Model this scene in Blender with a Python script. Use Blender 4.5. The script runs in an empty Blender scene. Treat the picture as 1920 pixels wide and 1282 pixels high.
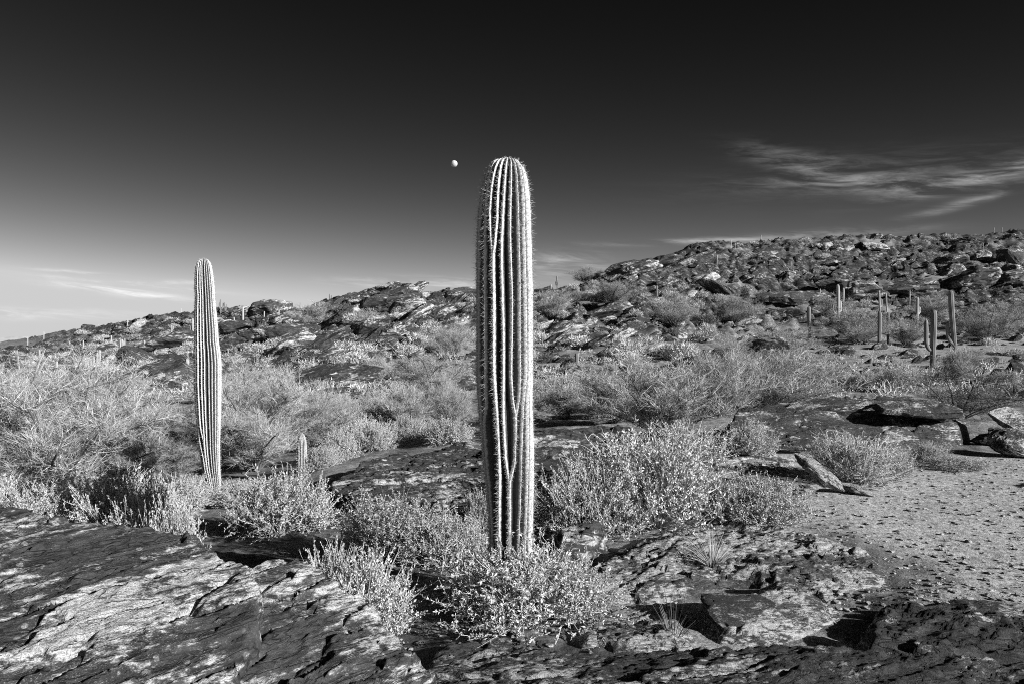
import bpy, math, random
import numpy as np
from mathutils import Vector, Matrix

# ------------------------------------------------------------------ camera, sky, sun, exposure
C = bpy.context.scene.collection
SC = bpy.context.scene
F = 1323.0                      # focal length in photo pixels (1920 wide)
CAMZ = 1.6
cam_d = bpy.data.cameras.new("camera"); cam = bpy.data.objects.new("camera", cam_d); C.objects.link(cam)
cam.location = (0, 0, CAMZ); cam.rotation_euler = (math.pi/2, 0, 0)
cam_d.sensor_width = 36; cam_d.lens = F/1920*36; cam_d.clip_start = 0.05; cam_d.clip_end = 30000
SC.camera = cam
SC.cycles.filter_width = 1.0; SC.cycles.use_denoising = False; SC.cycles.sample_clamp_indirect = .6; SC.cycles.max_bounces = 5     # crisp, slightly grainy like the photograph
SC.view_settings.view_transform = 'Standard'; SC.view_settings.look = 'None'
SC.view_settings.exposure = 1.0; SC.view_settings.gamma = 1.0
SUN_EL, SUN_PHI = 20.0, 55.0    # degrees; PHI to the right of straight behind the camera
el, ph = math.radians(SUN_EL), math.radians(SUN_PHI)
TO_SUN = Vector((math.sin(ph)*math.cos(el), -math.cos(ph)*math.cos(el), math.sin(el)))
sun_d = bpy.data.lights.new("sun", 'SUN'); sun = bpy.data.objects.new("sun", sun_d); C.objects.link(sun)
sun_d.energy = 5.0; sun_d.angle = math.radians(0.5); sun_d.color = (1.0, 1.0, 1.0)   # black-and-white photograph: neutral light
sun.rotation_euler = (-TO_SUN).to_track_quat('-Z', 'Y').to_euler(); sun.location = (20, -15, 20)

class NT:
    """tiny helper for node maths"""
    def __init__(s, tree): s.t = tree; s.n = tree.nodes; s.l = tree.links
    def node(s, typ, **kw):
        n = s.n.new(typ)
        for k, v in kw.items(): setattr(n, k, v)
        return n
    def put(s, sock, v):
        if v is None: return
        if isinstance(v, bpy.types.NodeSocket): s.l.new(v, sock)
        else: sock.default_value = v
    def m(s, op, a, b=None, c=None, clamp=False):
        n = s.node('ShaderNodeMath', operation=op); n.use_clamp = clamp
        s.put(n.inputs[0], a); s.put(n.inputs[1], b); s.put(n.inputs[2], c)
        return n.outputs[0]
    def vec(s, x, y, z):
        n = s.node('ShaderNodeCombineXYZ'); s.put(n.inputs[0], x); s.put(n.inputs[1], y); s.put(n.inputs[2], z); return n.outputs[0]
    def sep(s, v):
        n = s.node('ShaderNodeSeparateXYZ'); s.put(n.inputs[0], v); return n.outputs
    def noise(s, v, scale, detail=6, rough=0.55, dist=0.0):
        n = s.node('ShaderNodeTexNoise'); s.put(n.inputs['Vector'], v); s.put(n.inputs['Scale'], scale)
        n.inputs['Detail'].default_value = detail; n.inputs['Roughness'].default_value = rough; n.inputs['Distortion'].default_value = dist
        return n.outputs[0]
    def voro(s, v, scale, feature='F1'):
        n = s.node('ShaderNodeTexVoronoi', feature=feature); s.put(n.inputs['Vector'], v); s.put(n.inputs['Scale'], scale); return n
    def step(s, x, a, b):
        n = s.node('ShaderNodeMapRange', interpolation_type='SMOOTHSTEP'); s.put(n.inputs[0], x)
        s.put(n.inputs[1], a); s.put(n.inputs[2], b); return n.outputs[0]
    def mixf(s, f, a, b):
        n = s.node('ShaderNodeMix', data_type='FLOAT'); s.put(n.inputs[0], f); s.put(n.inputs[2], a); s.put(n.inputs[3], b); return n.outputs[0]
    def grey(s, v): return s.vec(v, v, v)
    def mapping(s, v, scale=(1,1,1), rot=(0,0,0), loc=(0,0,0)):
        n = s.node('ShaderNodeMapping'); s.put(n.inputs[0], v); n.inputs[1].default_value = loc
        n.inputs[2].default_value = rot; n.inputs[3].default_value = scale; return n.outputs[0]

def build_world():
    w = bpy.data.worlds.new("World"); SC.world = w; w.use_nodes = True
    k = NT(w.node_tree); bg = k.n['Background']
    tc = k.node('ShaderNodeTexCoord'); g = tc.outputs['Generated']
    x, y, z = k.sep(g)
    # red-filtered black-and-white sky: the red channel of the Nishita sky through a steep film curve
    sky = k.node('ShaderNodeTexSky', sky_type='NISHITA'); sky.sun_disc = False
    sky.sun_elevation = el; sky.sun_rotation = math.pi - ph
    k.put(sky.inputs['Vector'], k.vec(k.m('MULTIPLY', x, 0.4), y, k.m('MAXIMUM', z, 0.045))) if 'Vector' in sky.inputs else None
    sr = k.node('ShaderNodeSeparateColor'); k.l.new(sky.outputs[0], sr.inputs[0])
    base = k.m('MINIMUM', k.m('MULTIPLY', k.m('POWER', sr.outputs[0], 3.2), 0.0367/2.0), 3.1)   # film shoulder
    # wispy cirrus, mapped by azimuth and elevation in degrees
    az = k.m('MULTIPLY', k.m('ARCTAN2', x, y), 180/math.pi)
    ele = k.m('MULTIPLY', k.m('ARCSINE', z), 180/math.pi)
    def pix(u, v):
        a = math.atan((u-960)/F); return math.degrees(a), math.degrees(math.atan((641-v)/F*math.cos(a)))
    total = None
    # u, v, half-length px, half-height px, tilt (deg, + = up to the right), strength
    blobs = [(1490,303,80,17,-16,.38),(1625,345,130,13,-5,.5),(1860,328,120,11,8,.66),(1810,380,75,7,12,.4),(1660,330,240,30,0,.14),
             (235,549,90,6,-6,.95),(240,533,100,3.5,-4,.8),(150,512,70,3,-3,.45),(50,588,130,8,0,.45),(330,530,90,4,2,.4),
             (790,530,130,10,0,.65),(1065,500,80,22,0,.55),(1320,453,150,5,0,.7),(1560,440,120,8,0,.4)]
    warp = k.noise(k.mapping(g, (6,6,14)), 1.0, 5, .6)
    for u, v, su, sv, t, a in blobs:
        A, E = pix(u, v); ca, sa = math.cos(math.radians(t)), math.sin(math.radians(t)); d = math.degrees(1/F)
        dx = k.m('SUBTRACT', az, A); dy = k.m('ADD', k.m('SUBTRACT', ele, E), k.m('MULTIPLY', k.m('SUBTRACT', warp, .5), sv*d*1.6))
        p = k.m('DIVIDE', k.m('ADD', k.m('MULTIPLY', dx, ca), k.m('MULTIPLY', dy, sa)), su*d)
        q = k.m('DIVIDE', k.m('SUBTRACT', k.m('MULTIPLY', dy, ca), k.m('MULTIPLY', dx, sa)), sv*d)
        r2 = k.m('ADD', k.m('MULTIPLY', p, p), k.m('MULTIPLY', q, q))
        b = k.m('MULTIPLY', k.m('EXPONENT', k.m('MULTIPLY', r2, -1.0)), a)
        total = b if total is None else k.m('ADD', total, b)
    cv = k.vec(k.m('ADD', k.m('MULTIPLY', az, .22), k.m('MULTIPLY', ele, .18)), k.m('ADD', k.m('MULTIPLY', ele, 1.5), k.m('MULTIPLY', az, .10)), 3.0)
    fib = k.step(k.noise(cv, 1.0, 10, .66, .45), .36, .76)
    fine = k.mixf(k.noise(k.mapping(cv, (3.2, 4.5, 1)), 1.0, 6, .65, .5), .45, 1.35)
    cl = k.m('MULTIPLY', k.m('MULTIPLY', total, fib), k.m('MULTIPLY', fine, .62/2.0))
    out = k.m('ADD', base, k.m('MULTIPLY', cl, 10.0))
    k.l.new(k.grey(out), bg.inputs[0]); bg.inputs[1].default_value = 0.1
    w.cycles.sampling_method = 'NONE'      # the sky is smooth: gathering it by bounces keeps the sunlight free of noise
build_world()

# ------------------------------------------------------------------ numeric helpers
_rs = np.random.RandomState(7)
_PERM = _rs.permutation(4096).astype(np.int64); _G = _rs.normal(size=(4096, 3)); _G /= np.linalg.norm(_G, axis=1)[:, None]
def pn(p, seed=0):
    """gradient noise, about -1..1; p is (n,3)"""
    p = np.asarray(p, float) + seed*17.31
    i = np.floor(p).astype(np.int64); f = p - i; u = f*f*f*(f*(f*6-15)+10)
    def g(dx, dy, dz):
        h = _PERM[(i[:,2]+dz) & 4095]; h = _PERM[(h+i[:,1]+dy) & 4095]; h = _PERM[(h+i[:,0]+dx) & 4095]
        gr = _G[h]; return gr[:,0]*(f[:,0]-dx)+gr[:,1]*(f[:,1]-dy)+gr[:,2]*(f[:,2]-dz)
    def lp(a, b, t): return a+(b-a)*t
    x00 = lp(g(0,0,0), g(1,0,0), u[:,0]); x10 = lp(g(0,1,0), g(1,1,0), u[:,0])
    x01 = lp(g(0,0,1), g(1,0,1), u[:,0]); x11 = lp(g(0,1,1), g(1,1,1), u[:,0])
    return 1.6*lp(lp(x00, x10, u[:,1]), lp(x01, x11, u[:,1]), u[:,2])
def fbm(p, o=4, seed=0, gain=.5, ridged=False):
    s = 0; a = 1.0; n = 0; q = np.asarray(p, float)
    for k in range(o):
        v = pn(q, seed+k)
        if ridged: v = 1-2*np.abs(v)
        s = s+a*v; n += a; a *= gain; q = q*2.03
    return s/n
def sst(a, b, x): t = np.clip((x-a)/(b-a), 0, 1); return t*t*(3-2*t)
def terrace(phi, sharp=.72): fl = np.floor(phi); return fl+sst(sharp, 1.0, phi-fl)
class TPS:
    def __init__(s, P, v, lam=1e-3):
        s.P = np.asarray(P, float); n = len(s.P); K = s.k(s.P)+np.eye(n)*lam
        Q = np.c_[np.ones(n), s.P]; A = np.block([[K, Q], [Q.T, np.zeros((3,3))]])
        s.w = np.linalg.solve(A, np.r_[np.asarray(v, float), 0, 0, 0])
    def k(s, X):
        d2 = ((X[:,None,:]-s.P[None])**2).sum(2); return .5*d2*np.log(d2+1e-12)
    def __call__(s, X):
        X = np.asarray(X, float); out = np.empty(len(X))
        for i in range(0, len(X), 20000):
            x = X[i:i+20000]; out[i:i+20000] = s.k(x) @ s.w[:-3] + s.w[-3] + x @ s.w[-2:]
        return out
def at(u, v, Y): return np.array([(u-960)/F*Y, Y, CAMZ+(641-v)/F*Y])
def px(p): return 960+F*p[0]/p[1], 641-F*(p[2]-CAMZ)/p[1]

def mk(name, V, faces, mat=None, parent=None, smooth=True, attrs=None, loc=None):
    """one mesh object; faces is a list of (n,k) index arrays"""
    me = bpy.data.meshes.new(name); V = np.asarray(V, float)
    if loc is not None: V = V-np.asarray(loc)
    me.vertices.add(len(V)); me.vertices.foreach_set('co', V.astype(np.float32).ravel())
    faces = [np.asarray(f, np.int32) for f in faces if len(f)]
    tot = np.concatenate([np.full(len(f), f.shape[1], np.int32) for f in faces]); idx = np.concatenate([f.ravel() for f in faces])
    me.loops.add(len(idx)); me.loops.foreach_set('vertex_index', idx)
    me.polygons.add(len(tot)); me.polygons.foreach_set('loop_start', np.r_[0, np.cumsum(tot)[:-1]].astype(np.int32))
    try: me.polygons.foreach_set('loop_total', tot)
    except Exception: pass
    me.polygons.foreach_set('use_smooth', np.full(len(tot), smooth))
    for k, v in (attrs or {}).items():
        a = me.attributes.new(k, 'FLOAT', 'POINT'); a.data.foreach_set('value', np.asarray(v, np.float32))
    me.update(); me.validate()
    if mat: me.materials.append(mat)
    o = bpy.data.objects.new(name, me); C.objects.link(o)
    if parent: o.parent = parent
    if loc is not None: o.location = loc
    return o
def empty(name, loc=(0,0,0)):
    o = bpy.data.objects.new(name, None); C.objects.link(o); o.location = loc; o.empty_display_size = .2; return o
def tag(o, label=None, cat=None, group=None, kind=None):
    if label: o['label'] = label
    if cat: o['category'] = cat
    if group: o['group'] = group
    if kind: o['kind'] = kind
    return o
def dup(root, loc, rot=(0,0,0), scale=(1,1,1)):
    r = root.copy(); C.objects.link(r); r.location = loc; r.rotation_euler = rot; r.scale = scale
    for k in ('label', 'category', 'group', 'kind'):
        if k in r: del r[k]
    for ch in root.children:
        c = ch.copy(); C.objects.link(c); c.parent = r
    return r
def grid_faces(nr, nc, wrap=False):
    r = np.arange(nr-1)[:,None]; c = np.arange(nc if wrap else nc-1)[None]
    c2 = (c+1) % nc
    a = r*nc+c; b = r*nc+c2; return np.stack([a, b, b+nc, a+nc], -1).reshape(-1, 4)

# ------------------------------------------------------------------ materials (greys: the photograph is black and white)
def new_mat(name, rough=.9, spec=.2):
    m = bpy.data.materials.new(name); m.use_nodes = True; k = NT(m.node_tree); b = k.n['Principled BSDF']
    b.inputs['Roughness'].default_value = rough; b.inputs['Specular IOR Level'].default_value = spec
    return m, k, b
def bump(k, b, h, strength, dist):
    n = k.node('ShaderNodeBump'); n.inputs['Strength'].default_value = strength; n.inputs['Distance'].default_value = dist
    k.l.new(h, n.inputs['Height']); k.l.new(n.outputs[0], b.inputs['Normal'])
def rock_mat(name, dark=.05, light=.42, cover=.5, scale=1.0, rot=(0,0,0), bd=.02, speck=.5):
    """dark desert varnish over banded gneiss: pale streaks and lichen patches drawn out along the banding"""
    m, k, b = new_mat(name, .85, .25)
    tc = k.node('ShaderNodeTexCoord'); oi = k.node('ShaderNodeObjectInfo')
    off = k.node('ShaderNodeVectorMath', operation='ADD'); k.l.new(tc.outputs['Object'], off.inputs[0])
    k.l.new(k.grey(k.m('MULTIPLY', oi.outputs['Random'], 37.0)), off.inputs[1])
    P = k.mapping(off.outputs[0], (1,1,1), rot); S = scale
    band = k.noise(k.mapping(P, (.55*S, 2.4*S, 4.5*S)), 1.0, 10, .68, .7)       # long streaks
    blot = k.noise(P, 1.1*S, 5, .6, .3)
    fine = k.noise(k.mapping(P, (8*S, 16*S, 26*S)), 1.0, 8, .7)
    grit = k.noise(P, 130*S, 4, .75)
    t = k.m('ADD', k.m('ADD', k.m('MULTIPLY', band, .62), k.m('MULTIPLY', blot, .38)), k.m('MULTIPLY', k.m('SUBTRACT', fine, .5), .42))
    lo = .60-.2*cover
    mask = k.step(t, lo+.01, lo+.075)
    sp = k.m('MULTIPLY', k.step(k.m('ADD', k.m('MULTIPLY', grit, .7), k.m('MULTIPLY', blot, .3)), .56, .64), speck)
    vo = k.voro(P, 17*S); rad_ = k.m('MULTIPLY', k.sep(vo.outputs['Color'])[0], .34)
    lich = k.step(k.m('SUBTRACT', k.m('ADD', vo.outputs['Distance'], k.m('MULTIPLY', k.m('SUBTRACT', fine, .5), .5)), rad_), .02, -.05)
    lich = k.m('MULTIPLY', lich, k.step(blot, .42, .62))
    mask = k.m('MAXIMUM', mask, k.m('MULTIPLY', lich, .75))
    dk = k.m('MULTIPLY', k.mixf(k.step(fine, .3, .7), .45, 1.7), dark)
    lt = k.m('MULTIPLY', k.mixf(k.step(k.m('ADD', k.m('MULTIPLY', grit, .6), k.m('MULTIPLY', fine, .4)), .38, .60), .22, 1.2), light)
    col = k.mixf(mask, k.mixf(k.m('MULTIPLY', sp, .55), dk, light), lt)
    crack = k.step(k.noise(k.mapping(P, (1.1*S, 5*S, 11*S)), 1.0, 4, .5, 1.4), .455, .50)
    crack2 = k.step(k.noise(k.mapping(P, (1.1*S, 5*S, 11*S)), 1.0, 4, .5, 1.4), .545, .50)
    ck = k.m('MULTIPLY', crack, crack2)     # thin lines of the noise's mid level
    col = k.m('MULTIPLY', col, k.mixf(ck, 1.0, .55))
    k.l.new(k.grey(col), b.inputs['Base Color'])
    h = k.m('ADD', k.m('ADD', k.m('MULTIPLY', fine, 1.0), k.m('MULTIPLY', grit, .4)), k.m('ADD', k.m('MULTIPLY', band, 1.2), k.m('MULTIPLY', ck, -.35)))
    bump(k, b, h, 1.0, bd*1.7)
    return m
STR = (0, math.radians(-14), math.radians(-32))
M_ROCK = rock_mat('gneiss_dark', .045, .46, .48, 1.0, STR)
M_ROCK_PALE = rock_mat('gneiss_pale', .07, .5, .85, 1.3, STR)
M_ROCK_FG = rock_mat('gneiss_streaked', .05, .5, .42, 1.25, (0, math.radians(-10), math.radians(-56)), .013, .8)
M_ROCK_FG2 = rock_mat('gneiss_streaked_pale', .06, .5, .60, 1.5, (0, math.radians(-10), math.radians(-56)), .013, .8)
M_ROCK_BLK = rock_mat('gneiss_black', .045, .42, .38, 2.0, (0, math.radians(-8), math.radians(-20)), .018, .9)
M_ROCK_APRON = rock_mat('gneiss_apron', .08, .5, .74, 2.6, (0, math.radians(-8), math.radians(-25)), .018, .9)
M_ROCK_HILL = rock_mat('gneiss_hill', .04, .38, .36, .35, (0, math.radians(-25), math.radians(-15)), .12)

def ground_mat():
    m, k, b = new_mat('desert_soil', .95, .1)
    tc = k.node('ShaderNodeTexCoord'); P = tc.outputs['Object']
    at_ = k.node('ShaderNodeAttribute', attribute_name='rocky'); rocky = at_.outputs['Fac']
    at2 = k.node('ShaderNodeAttribute', attribute_name='gravel'); gravel = at2.outputs['Fac']
    n1 = k.noise(P, .35, 6, .6); n2 = k.noise(P, 5, 8, .7); n3 = k.noise(P, 42, 5, .75); n4 = k.noise(P, 16, 5, .7)
    soil = k.m('MULTIPLY', k.mixf(n1, .10, .36), k.mixf(k.step(k.m('ADD', k.m('MULTIPLY', n2, .5), k.m('MULTIPLY', n3, .5)), .38, .60), .35, 1.45))
    peb = k.step(n4, .40, .58)
    sand = k.m('MULTIPLY', k.mixf(k.noise(P, 95, 4, .75), .12, .72), k.m('MULTIPLY', k.mixf(peb, .6, 1.05), k.mixf(k.noise(P, 1.6, 5, .6), .7, 1.25)))
    sg = k.mixf(gravel, soil, sand)
    R = k.mapping(P, (1,1,1), (0, math.radians(-25), math.radians(-15)))
    band = k.noise(k.mapping(R, (.25, .8, 1.8)), 1.0, 10, .7, .6)
    rk = k.mixf(k.step(k.m('ADD', k.m('MULTIPLY', band, .75), k.m('MULTIPLY', n2, .25)), .49, .62), .035, .24)
    col = k.mixf(rocky, sg, k.m('MULTIPLY', rk, k.mixf(n2, .5, 1.5)))
    k.l.new(k.grey(col), b.inputs['Base Color'])
    h = k.m('ADD', k.m('MULTIPLY', n3, .35), k.m('ADD', k.m('MULTIPLY', n4, .7), k.m('MULTIPLY', n2, 1.2)))
    bump(k, b, h, .9, .02)
    return m
M_GROUND = ground_mat()

def leaf_mat(name, val, var=.5, trans=.25, rough=.6):
    m, k, b = new_mat(name, rough, .25)
    g = k.node('ShaderNodeNewGeometry'); oi = k.node('ShaderNodeObjectInfo')
    v = k.m('MULTIPLY', k.mixf(g.outputs['Random Per Island'], 1-var, 1+var*.6), k.mixf(oi.outputs['Random'], val*.85, val*1.12))
    k.l.new(k.grey(v), b.inputs['Base Color'])
    tr = k.node('ShaderNodeBsdfTranslucent'); k.l.new(k.grey(v), tr.inputs[0])
    mx = k.node('ShaderNodeMixShader'); mx.inputs[0].default_value = trans
    k.l.new(b.outputs[0], mx.inputs[1]); k.l.new(tr.outputs[0], mx.inputs[2]); k.l.new(mx.outputs[0], k.n['Material Output'].inputs[0])
    return m
M_LEAF = leaf_mat('silvery_leaf', .48, .5, .15)
M_PALO = leaf_mat('fine_twig_green', .37, .6, .08)
M_FARLEAF = leaf_mat('hillside_leaf', .46, .6, .08)
M_DARKLEAF = leaf_mat('dark_leaf', .13, .5, .08)
M_STRAW = leaf_mat('dry_grass', .40, .4, .2)
M_TWIG = leaf_mat('grey_twig', .34, .4, 0.0, .8)
M_BARK = leaf_mat('dark_bark', .07, .3, 0.0, .9)
M_SPINE = leaf_mat('pale_spine', .43, .35, .0, .5)

def cactus_mat(name, skin, crestc, spots):
    m, k, b = new_mat(name, .5, .35)
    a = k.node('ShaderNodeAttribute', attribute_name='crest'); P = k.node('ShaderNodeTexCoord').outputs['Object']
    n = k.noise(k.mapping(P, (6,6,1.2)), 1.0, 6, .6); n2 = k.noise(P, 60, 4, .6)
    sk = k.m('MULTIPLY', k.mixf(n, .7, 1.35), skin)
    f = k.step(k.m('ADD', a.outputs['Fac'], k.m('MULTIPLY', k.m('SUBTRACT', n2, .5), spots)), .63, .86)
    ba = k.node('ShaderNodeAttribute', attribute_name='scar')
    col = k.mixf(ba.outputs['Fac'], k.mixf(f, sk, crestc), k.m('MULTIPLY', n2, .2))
    k.l.new(k.grey(col), b.inputs['Base Color'])
    bump(k, b, k.m('ADD', k.m('MULTIPLY', n2, 1.0), n), .3, .004)
    return m
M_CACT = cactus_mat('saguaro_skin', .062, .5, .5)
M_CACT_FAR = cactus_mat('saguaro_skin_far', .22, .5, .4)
M_CACT_DARK = cactus_mat('saguaro_skin_dark', .10, .26, .4)

# ------------------------------------------------------------------ the ground: one sheet from underfoot to the horizon
def build_ground():
    cols = {
     -500: [(1,'z',0),(3,'z',.0),(6,'z',-.3),(10,'z',-.6),(20,'z',-1),(50,'z',-1.2),(100,'z',-2),(200,'z',1),(300,'z',-3),(600,'z',-5),(900,'z',-6)],
     0: [(1,'z',0),(3,'z',0),(5,'z',-.25),(8,'z',-.55),(11,'z',-.8),(15,'z',-.95),(25,'z',-1.1),(50,'z',-1.3),(90,'v',690),(130,'v',672),(180,'v',650),(210,'v',642),(260,'z',-1),(400,'z',-4),(900,'z',-6)],
     130: [(25,'z',-1.1),(50,'z',-1.2),(90,'v',682),(130,'v',664),(180,'v',638),(210,'v',624),(280,'z',0),(400,'z',-4)],
     300: [(3,'z',0),(5,'z',-.2),(8,'z',-.5),(11,'z',-.8),(15,'z',-.95),(25,'v',776),(40,'v',722),(60,'v',690),(100,'v',655),(150,'v',620),(200,'v',597),(280,'z',3),(400,'z',-2),(900,'z',-6)],
     450: [(11,'z',-.75),(15,'z',-.88),(25,'v',770),(40,'v',716),(60,'v',680),(100,'v',638),(140,'v',602),(170,'v',582),(250,'z',3)],
     600: [(3,'z',0),(5,'z',-.12),(8,'z',-.35),(11,'z',-.5),(15,'z',-.65),(25,'v',755),(40,'v',705),(60,'v',660),(80,'v',622),(105,'v',588),(125,'v',576),(180,'z',4),(400,'z',-2)],
     740: [(5,'z',-.05),(8,'z',-.32),(11,'z',-.32),(15,'z',-.45),(25,'v',748),(40,'v',700),(60,'v',650),(80,'v',598),(100,'v',558),(108,'v',550),(150,'z',5)],
     870: [(25,'v',745),(40,'v',698),(60,'v',657),(80,'v',618),(110,'v',570),(130,'v',556),(200,'z',8)],
     960: [(1,'z',0),(3,'z',0),(4.4,'z',-.02),(6,'z',-.06),(8,'z',-.12),(11,'z',-.14),(15,'z',-.3),(25,'v',738),(40,'v',700),(60,'v',665),(80,'v',630),(110,'v',582),(140,'v',556),(200,'z',8),(600,'z',0),(900,'z',-5)],
     1060: [(25,'v',736),(40,'v',697),(60,'v',660),(80,'v',628),(110,'v',578),(140,'v',546),(200,'z',12)],
     1150: [(25,'v',735),(40,'v',695),(60,'v',655),(80,'v',625),(100,'v',590),(125,'v',544),(150,'v',513),(200,'z',15)],
     1300: [(3,'z',0),(6,'z',0),(11,'z',0),(15,'z',-.1),(25,'v',730),(40,'v',690),(60,'v',652),(80,'v',622),(100,'v',583),(130,'v',533),(160,'v',496),(200,'v',472),(230,'v',468),(280,'z',25)],
     1450: [(25,'v',728),(40,'v',690),(60,'v',667),(80,'v',647),(100,'v',617),(130,'v',572),(160,'v',523),(200,'v',479),(235,'v',450),(300,'z',28)],
     1600: [(6,'z',0),(11,'z',0),(15,'z',-.1),(25,'v',728),(40,'v',692),(60,'v',671),(80,'v',650),(110,'v',607),(150,'v',552),(200,'v',492),(250,'v',442),(330,'z',30),(600,'z',5),(900,'z',-5)],
     1760: [(25,'v',725),(40,'v',690),(60,'v',676),(80,'v',656),(110,'v',611),(150,'v',557),(200,'v',497),(250,'v',441),(330,'z',32)],
     1920: [(3,'z',0),(6,'z',0),(11,'z',.02),(25,'v',725),(40,'v',694),(60,'v',681),(80,'v',659),(110,'v',612),(150,'v',556),(200,'v',494),(250,'v',434),(330,'z',35),(600,'z',5),(900,'z',-5)],
     2500: [(3,'z',0),(6,'z',0),(11,'z',0),(25,'z',-.2),(60,'z',-.5),(90,'z',3),(150,'z',14),(250,'z',40),(330,'z',38),(600,'z',5),(900,'z',-5)]}
    P, q = [], []
    for u, L in cols.items():
        for Y, k, val in L:
            z = val if k == 'z' else CAMZ+(641-val)/F*Y
            x = (u-960)/F*Y; r = math.hypot(x, Y); th = math.atan2(x, Y)
            P.append((th*3, math.log(r))); q.append(z/(r+10))
    for th in (-1.35, -1.9, 1.35, 1.9):
        for r, z in ((1,0),(4,0),(10,-.2),(30,-.4),(80,-.5),(200,2 if th < 0 else 8),(500,-3),(900,-5)):
            P.append((th*3, math.log(r))); q.append(z/(r+10))
    f = TPS(P, q, 2e-3)
    th = np.r_[np.linspace(-math.pi, -.86, 60)[:-1], np.linspace(-.86, .86, 760), np.linspace(.86, math.pi, 60)[1:-1]]
    lr = np.r_[np.linspace(math.log(.35), math.log(1.6), 20)[:-1], np.linspace(math.log(1.6), math.log(320), 560), np.linspace(math.log(320), math.log(12000), 30)[1:]]
    TH, LR = np.meshgrid(th, lr); R = np.exp(LR); nr, nc = TH.shape
    z = f(np.c_[TH.ravel()*3, np.minimum(LR.ravel(), math.log(800))]).reshape(nr, nc)*(np.minimum(R, 800)+10)
    back = sst(1.5, 2.3, np.abs(TH)); z = z*(1-back)
    z = np.where(R > 800, -5-np.minimum(R-800, 3000)*.003, z)
    X = R*np.sin(TH); Y = R*np.cos(TH); pts = np.c_[X.ravel(), Y.ravel(), z.ravel()]
    # gravel patch (the sandy clearing on the right and the paths)
    U = 960+F*X/np.maximum(Y, .5)
    w1 = pn(np.c_[X.ravel()*.5, Y.ravel()*.5, np.zeros(X.size)], 3).reshape(nr, nc)
    gx = X-2.45+w1*.6
    gravel = sst(0, .9, gx)*sst(3.2, 4.6, Y)*(1-sst(9.3, 10.2, Y+w1))
    path = np.exp(-((Y-27-w1*2-(X-5)*.12)/1.2)**2)*.8+np.exp(-((Y-60-w1*3)/3.0)**2)*sst(24, 34, X)
    gravel = np.clip(gravel+path, 0, 1)
    hill = sst(35, 75, R)*(1-sst(700, 2000, R))
    n_r = fbm(np.c_[X.ravel()*.06, Y.ravel()*.06, np.zeros(X.size)], 4, 11).reshape(nr, nc)
    high = sst(-.5, 5, z)
    rocky = np.clip(hill*(.25+.75*high)*sst(-.25, .25, n_r+.35*high-.05), 0, 1)
    near = 1-sst(9, 18, R)
    nn = fbm(np.c_[X.ravel()*.9, Y.ravel()*.9, np.zeros(X.size)], 4, 21).reshape(nr, nc)
    nrock = near*(1-gravel)*sst(-.05, .3, nn+.1)*sst(1.5, 2.5, R)
    # relief
    d = fbm(np.c_[X.ravel()*.28, Y.ravel()*.28, np.zeros(X.size)], 5, 31).reshape(nr, nc)*.28*sst(10, 40, R)*(1-sst(500, 900, R))
    d += fbm(np.c_[X.ravel()*1.5, Y.ravel()*1.5, np.zeros(X.size)], 4, 33).reshape(nr, nc)*(.02+.055*(1-gravel))*(1-sst(60, 120, R))
    rid = fbm(pts*[.14,.14,.25], 5, 41, .55, True).reshape(nr, nc)
    d += rocky*(rid*2.1-.4)*sst(40, 110, R)
    d += hill*high*fbm(pts*[.03,.03,.0], 3, 43).reshape(nr, nc)*1.6
    z2 = z+d; pts[:,2] = z2.ravel()
    # banded ledges on the rocky ground
    nS = np.array([-.42, -.12, .9]); nS /= np.linalg.norm(nS)
    phi = (pts @ nS)/1.7+.35*fbm(pts*.1, 3, 51)
    disp = (terrace(phi, .8)-phi)*1.7*.85*rocky.ravel()*sst(40, 90, R).ravel()
    pts = pts+disp[:,None]*nS
    nS2 = np.array([-.3, .2, .93]); nS2 /= np.linalg.norm(nS2)
    phi = (pts @ nS2)/.07+1.2*fbm(pts*.8, 3, 52)
    pts = pts+((terrace(phi)-phi)*.07*.15*nrock.ravel())[:,None]*nS2
    rocky = np.clip(rocky+nrock*.85, 0, 1)
    o = mk('ground', pts, [grid_faces(nr, nc, True)[:, ::-1]], M_GROUND, attrs={'rocky': rocky.ravel(), 'gravel': gravel.ravel()})
    tag(o, kind='structure')
    return th, lr, pts.reshape(nr, nc, 3)[:, :, 2]
G_TH, G_LR, G_Z = build_ground()
def gz(x, y):
    """height of the ground at x, y (arrays or numbers)"""
    x = np.atleast_1d(np.asarray(x, float)); y = np.atleast_1d(np.asarray(y, float))
    th = np.arctan2(x, y); lr = np.log(np.hypot(x, y)+1e-6)
    j = np.clip(np.searchsorted(G_TH, th)-1, 0, len(G_TH)-2); i = np.clip(np.searchsorted(G_LR, lr)-1, 0, len(G_LR)-2)
    a = np.clip((th-G_TH[j])/(G_TH[j+1]-G_TH[j]), 0, 1); b = np.clip((lr-G_LR[i])/(G_LR[i+1]-G_LR[i]), 0, 1)
    return (G_Z[i,j]*(1-a)+G_Z[i,j+1]*a)*(1-b)+(G_Z[i+1,j]*(1-a)+G_Z[i+1,j+1]*a)*b
_YS = np.exp(np.linspace(math.log(2.2), math.log(400), 1600))
def hit(u, v, ymin=2.2):
    """where the sight line through photo pixel u, v meets the ground (the crest below it if it misses)"""
    s = (u-960)/F; Y = _YS[_YS >= ymin]; zr = CAMZ+(641-v)/F*Y; zg = gz(s*Y, Y)
    b = np.where(zr <= zg)[0]
    i = b[0] if len(b) else int(np.argmax((zg-CAMZ)/Y))
    return np.array([s*Y[i], Y[i], zg[i]])

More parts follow.
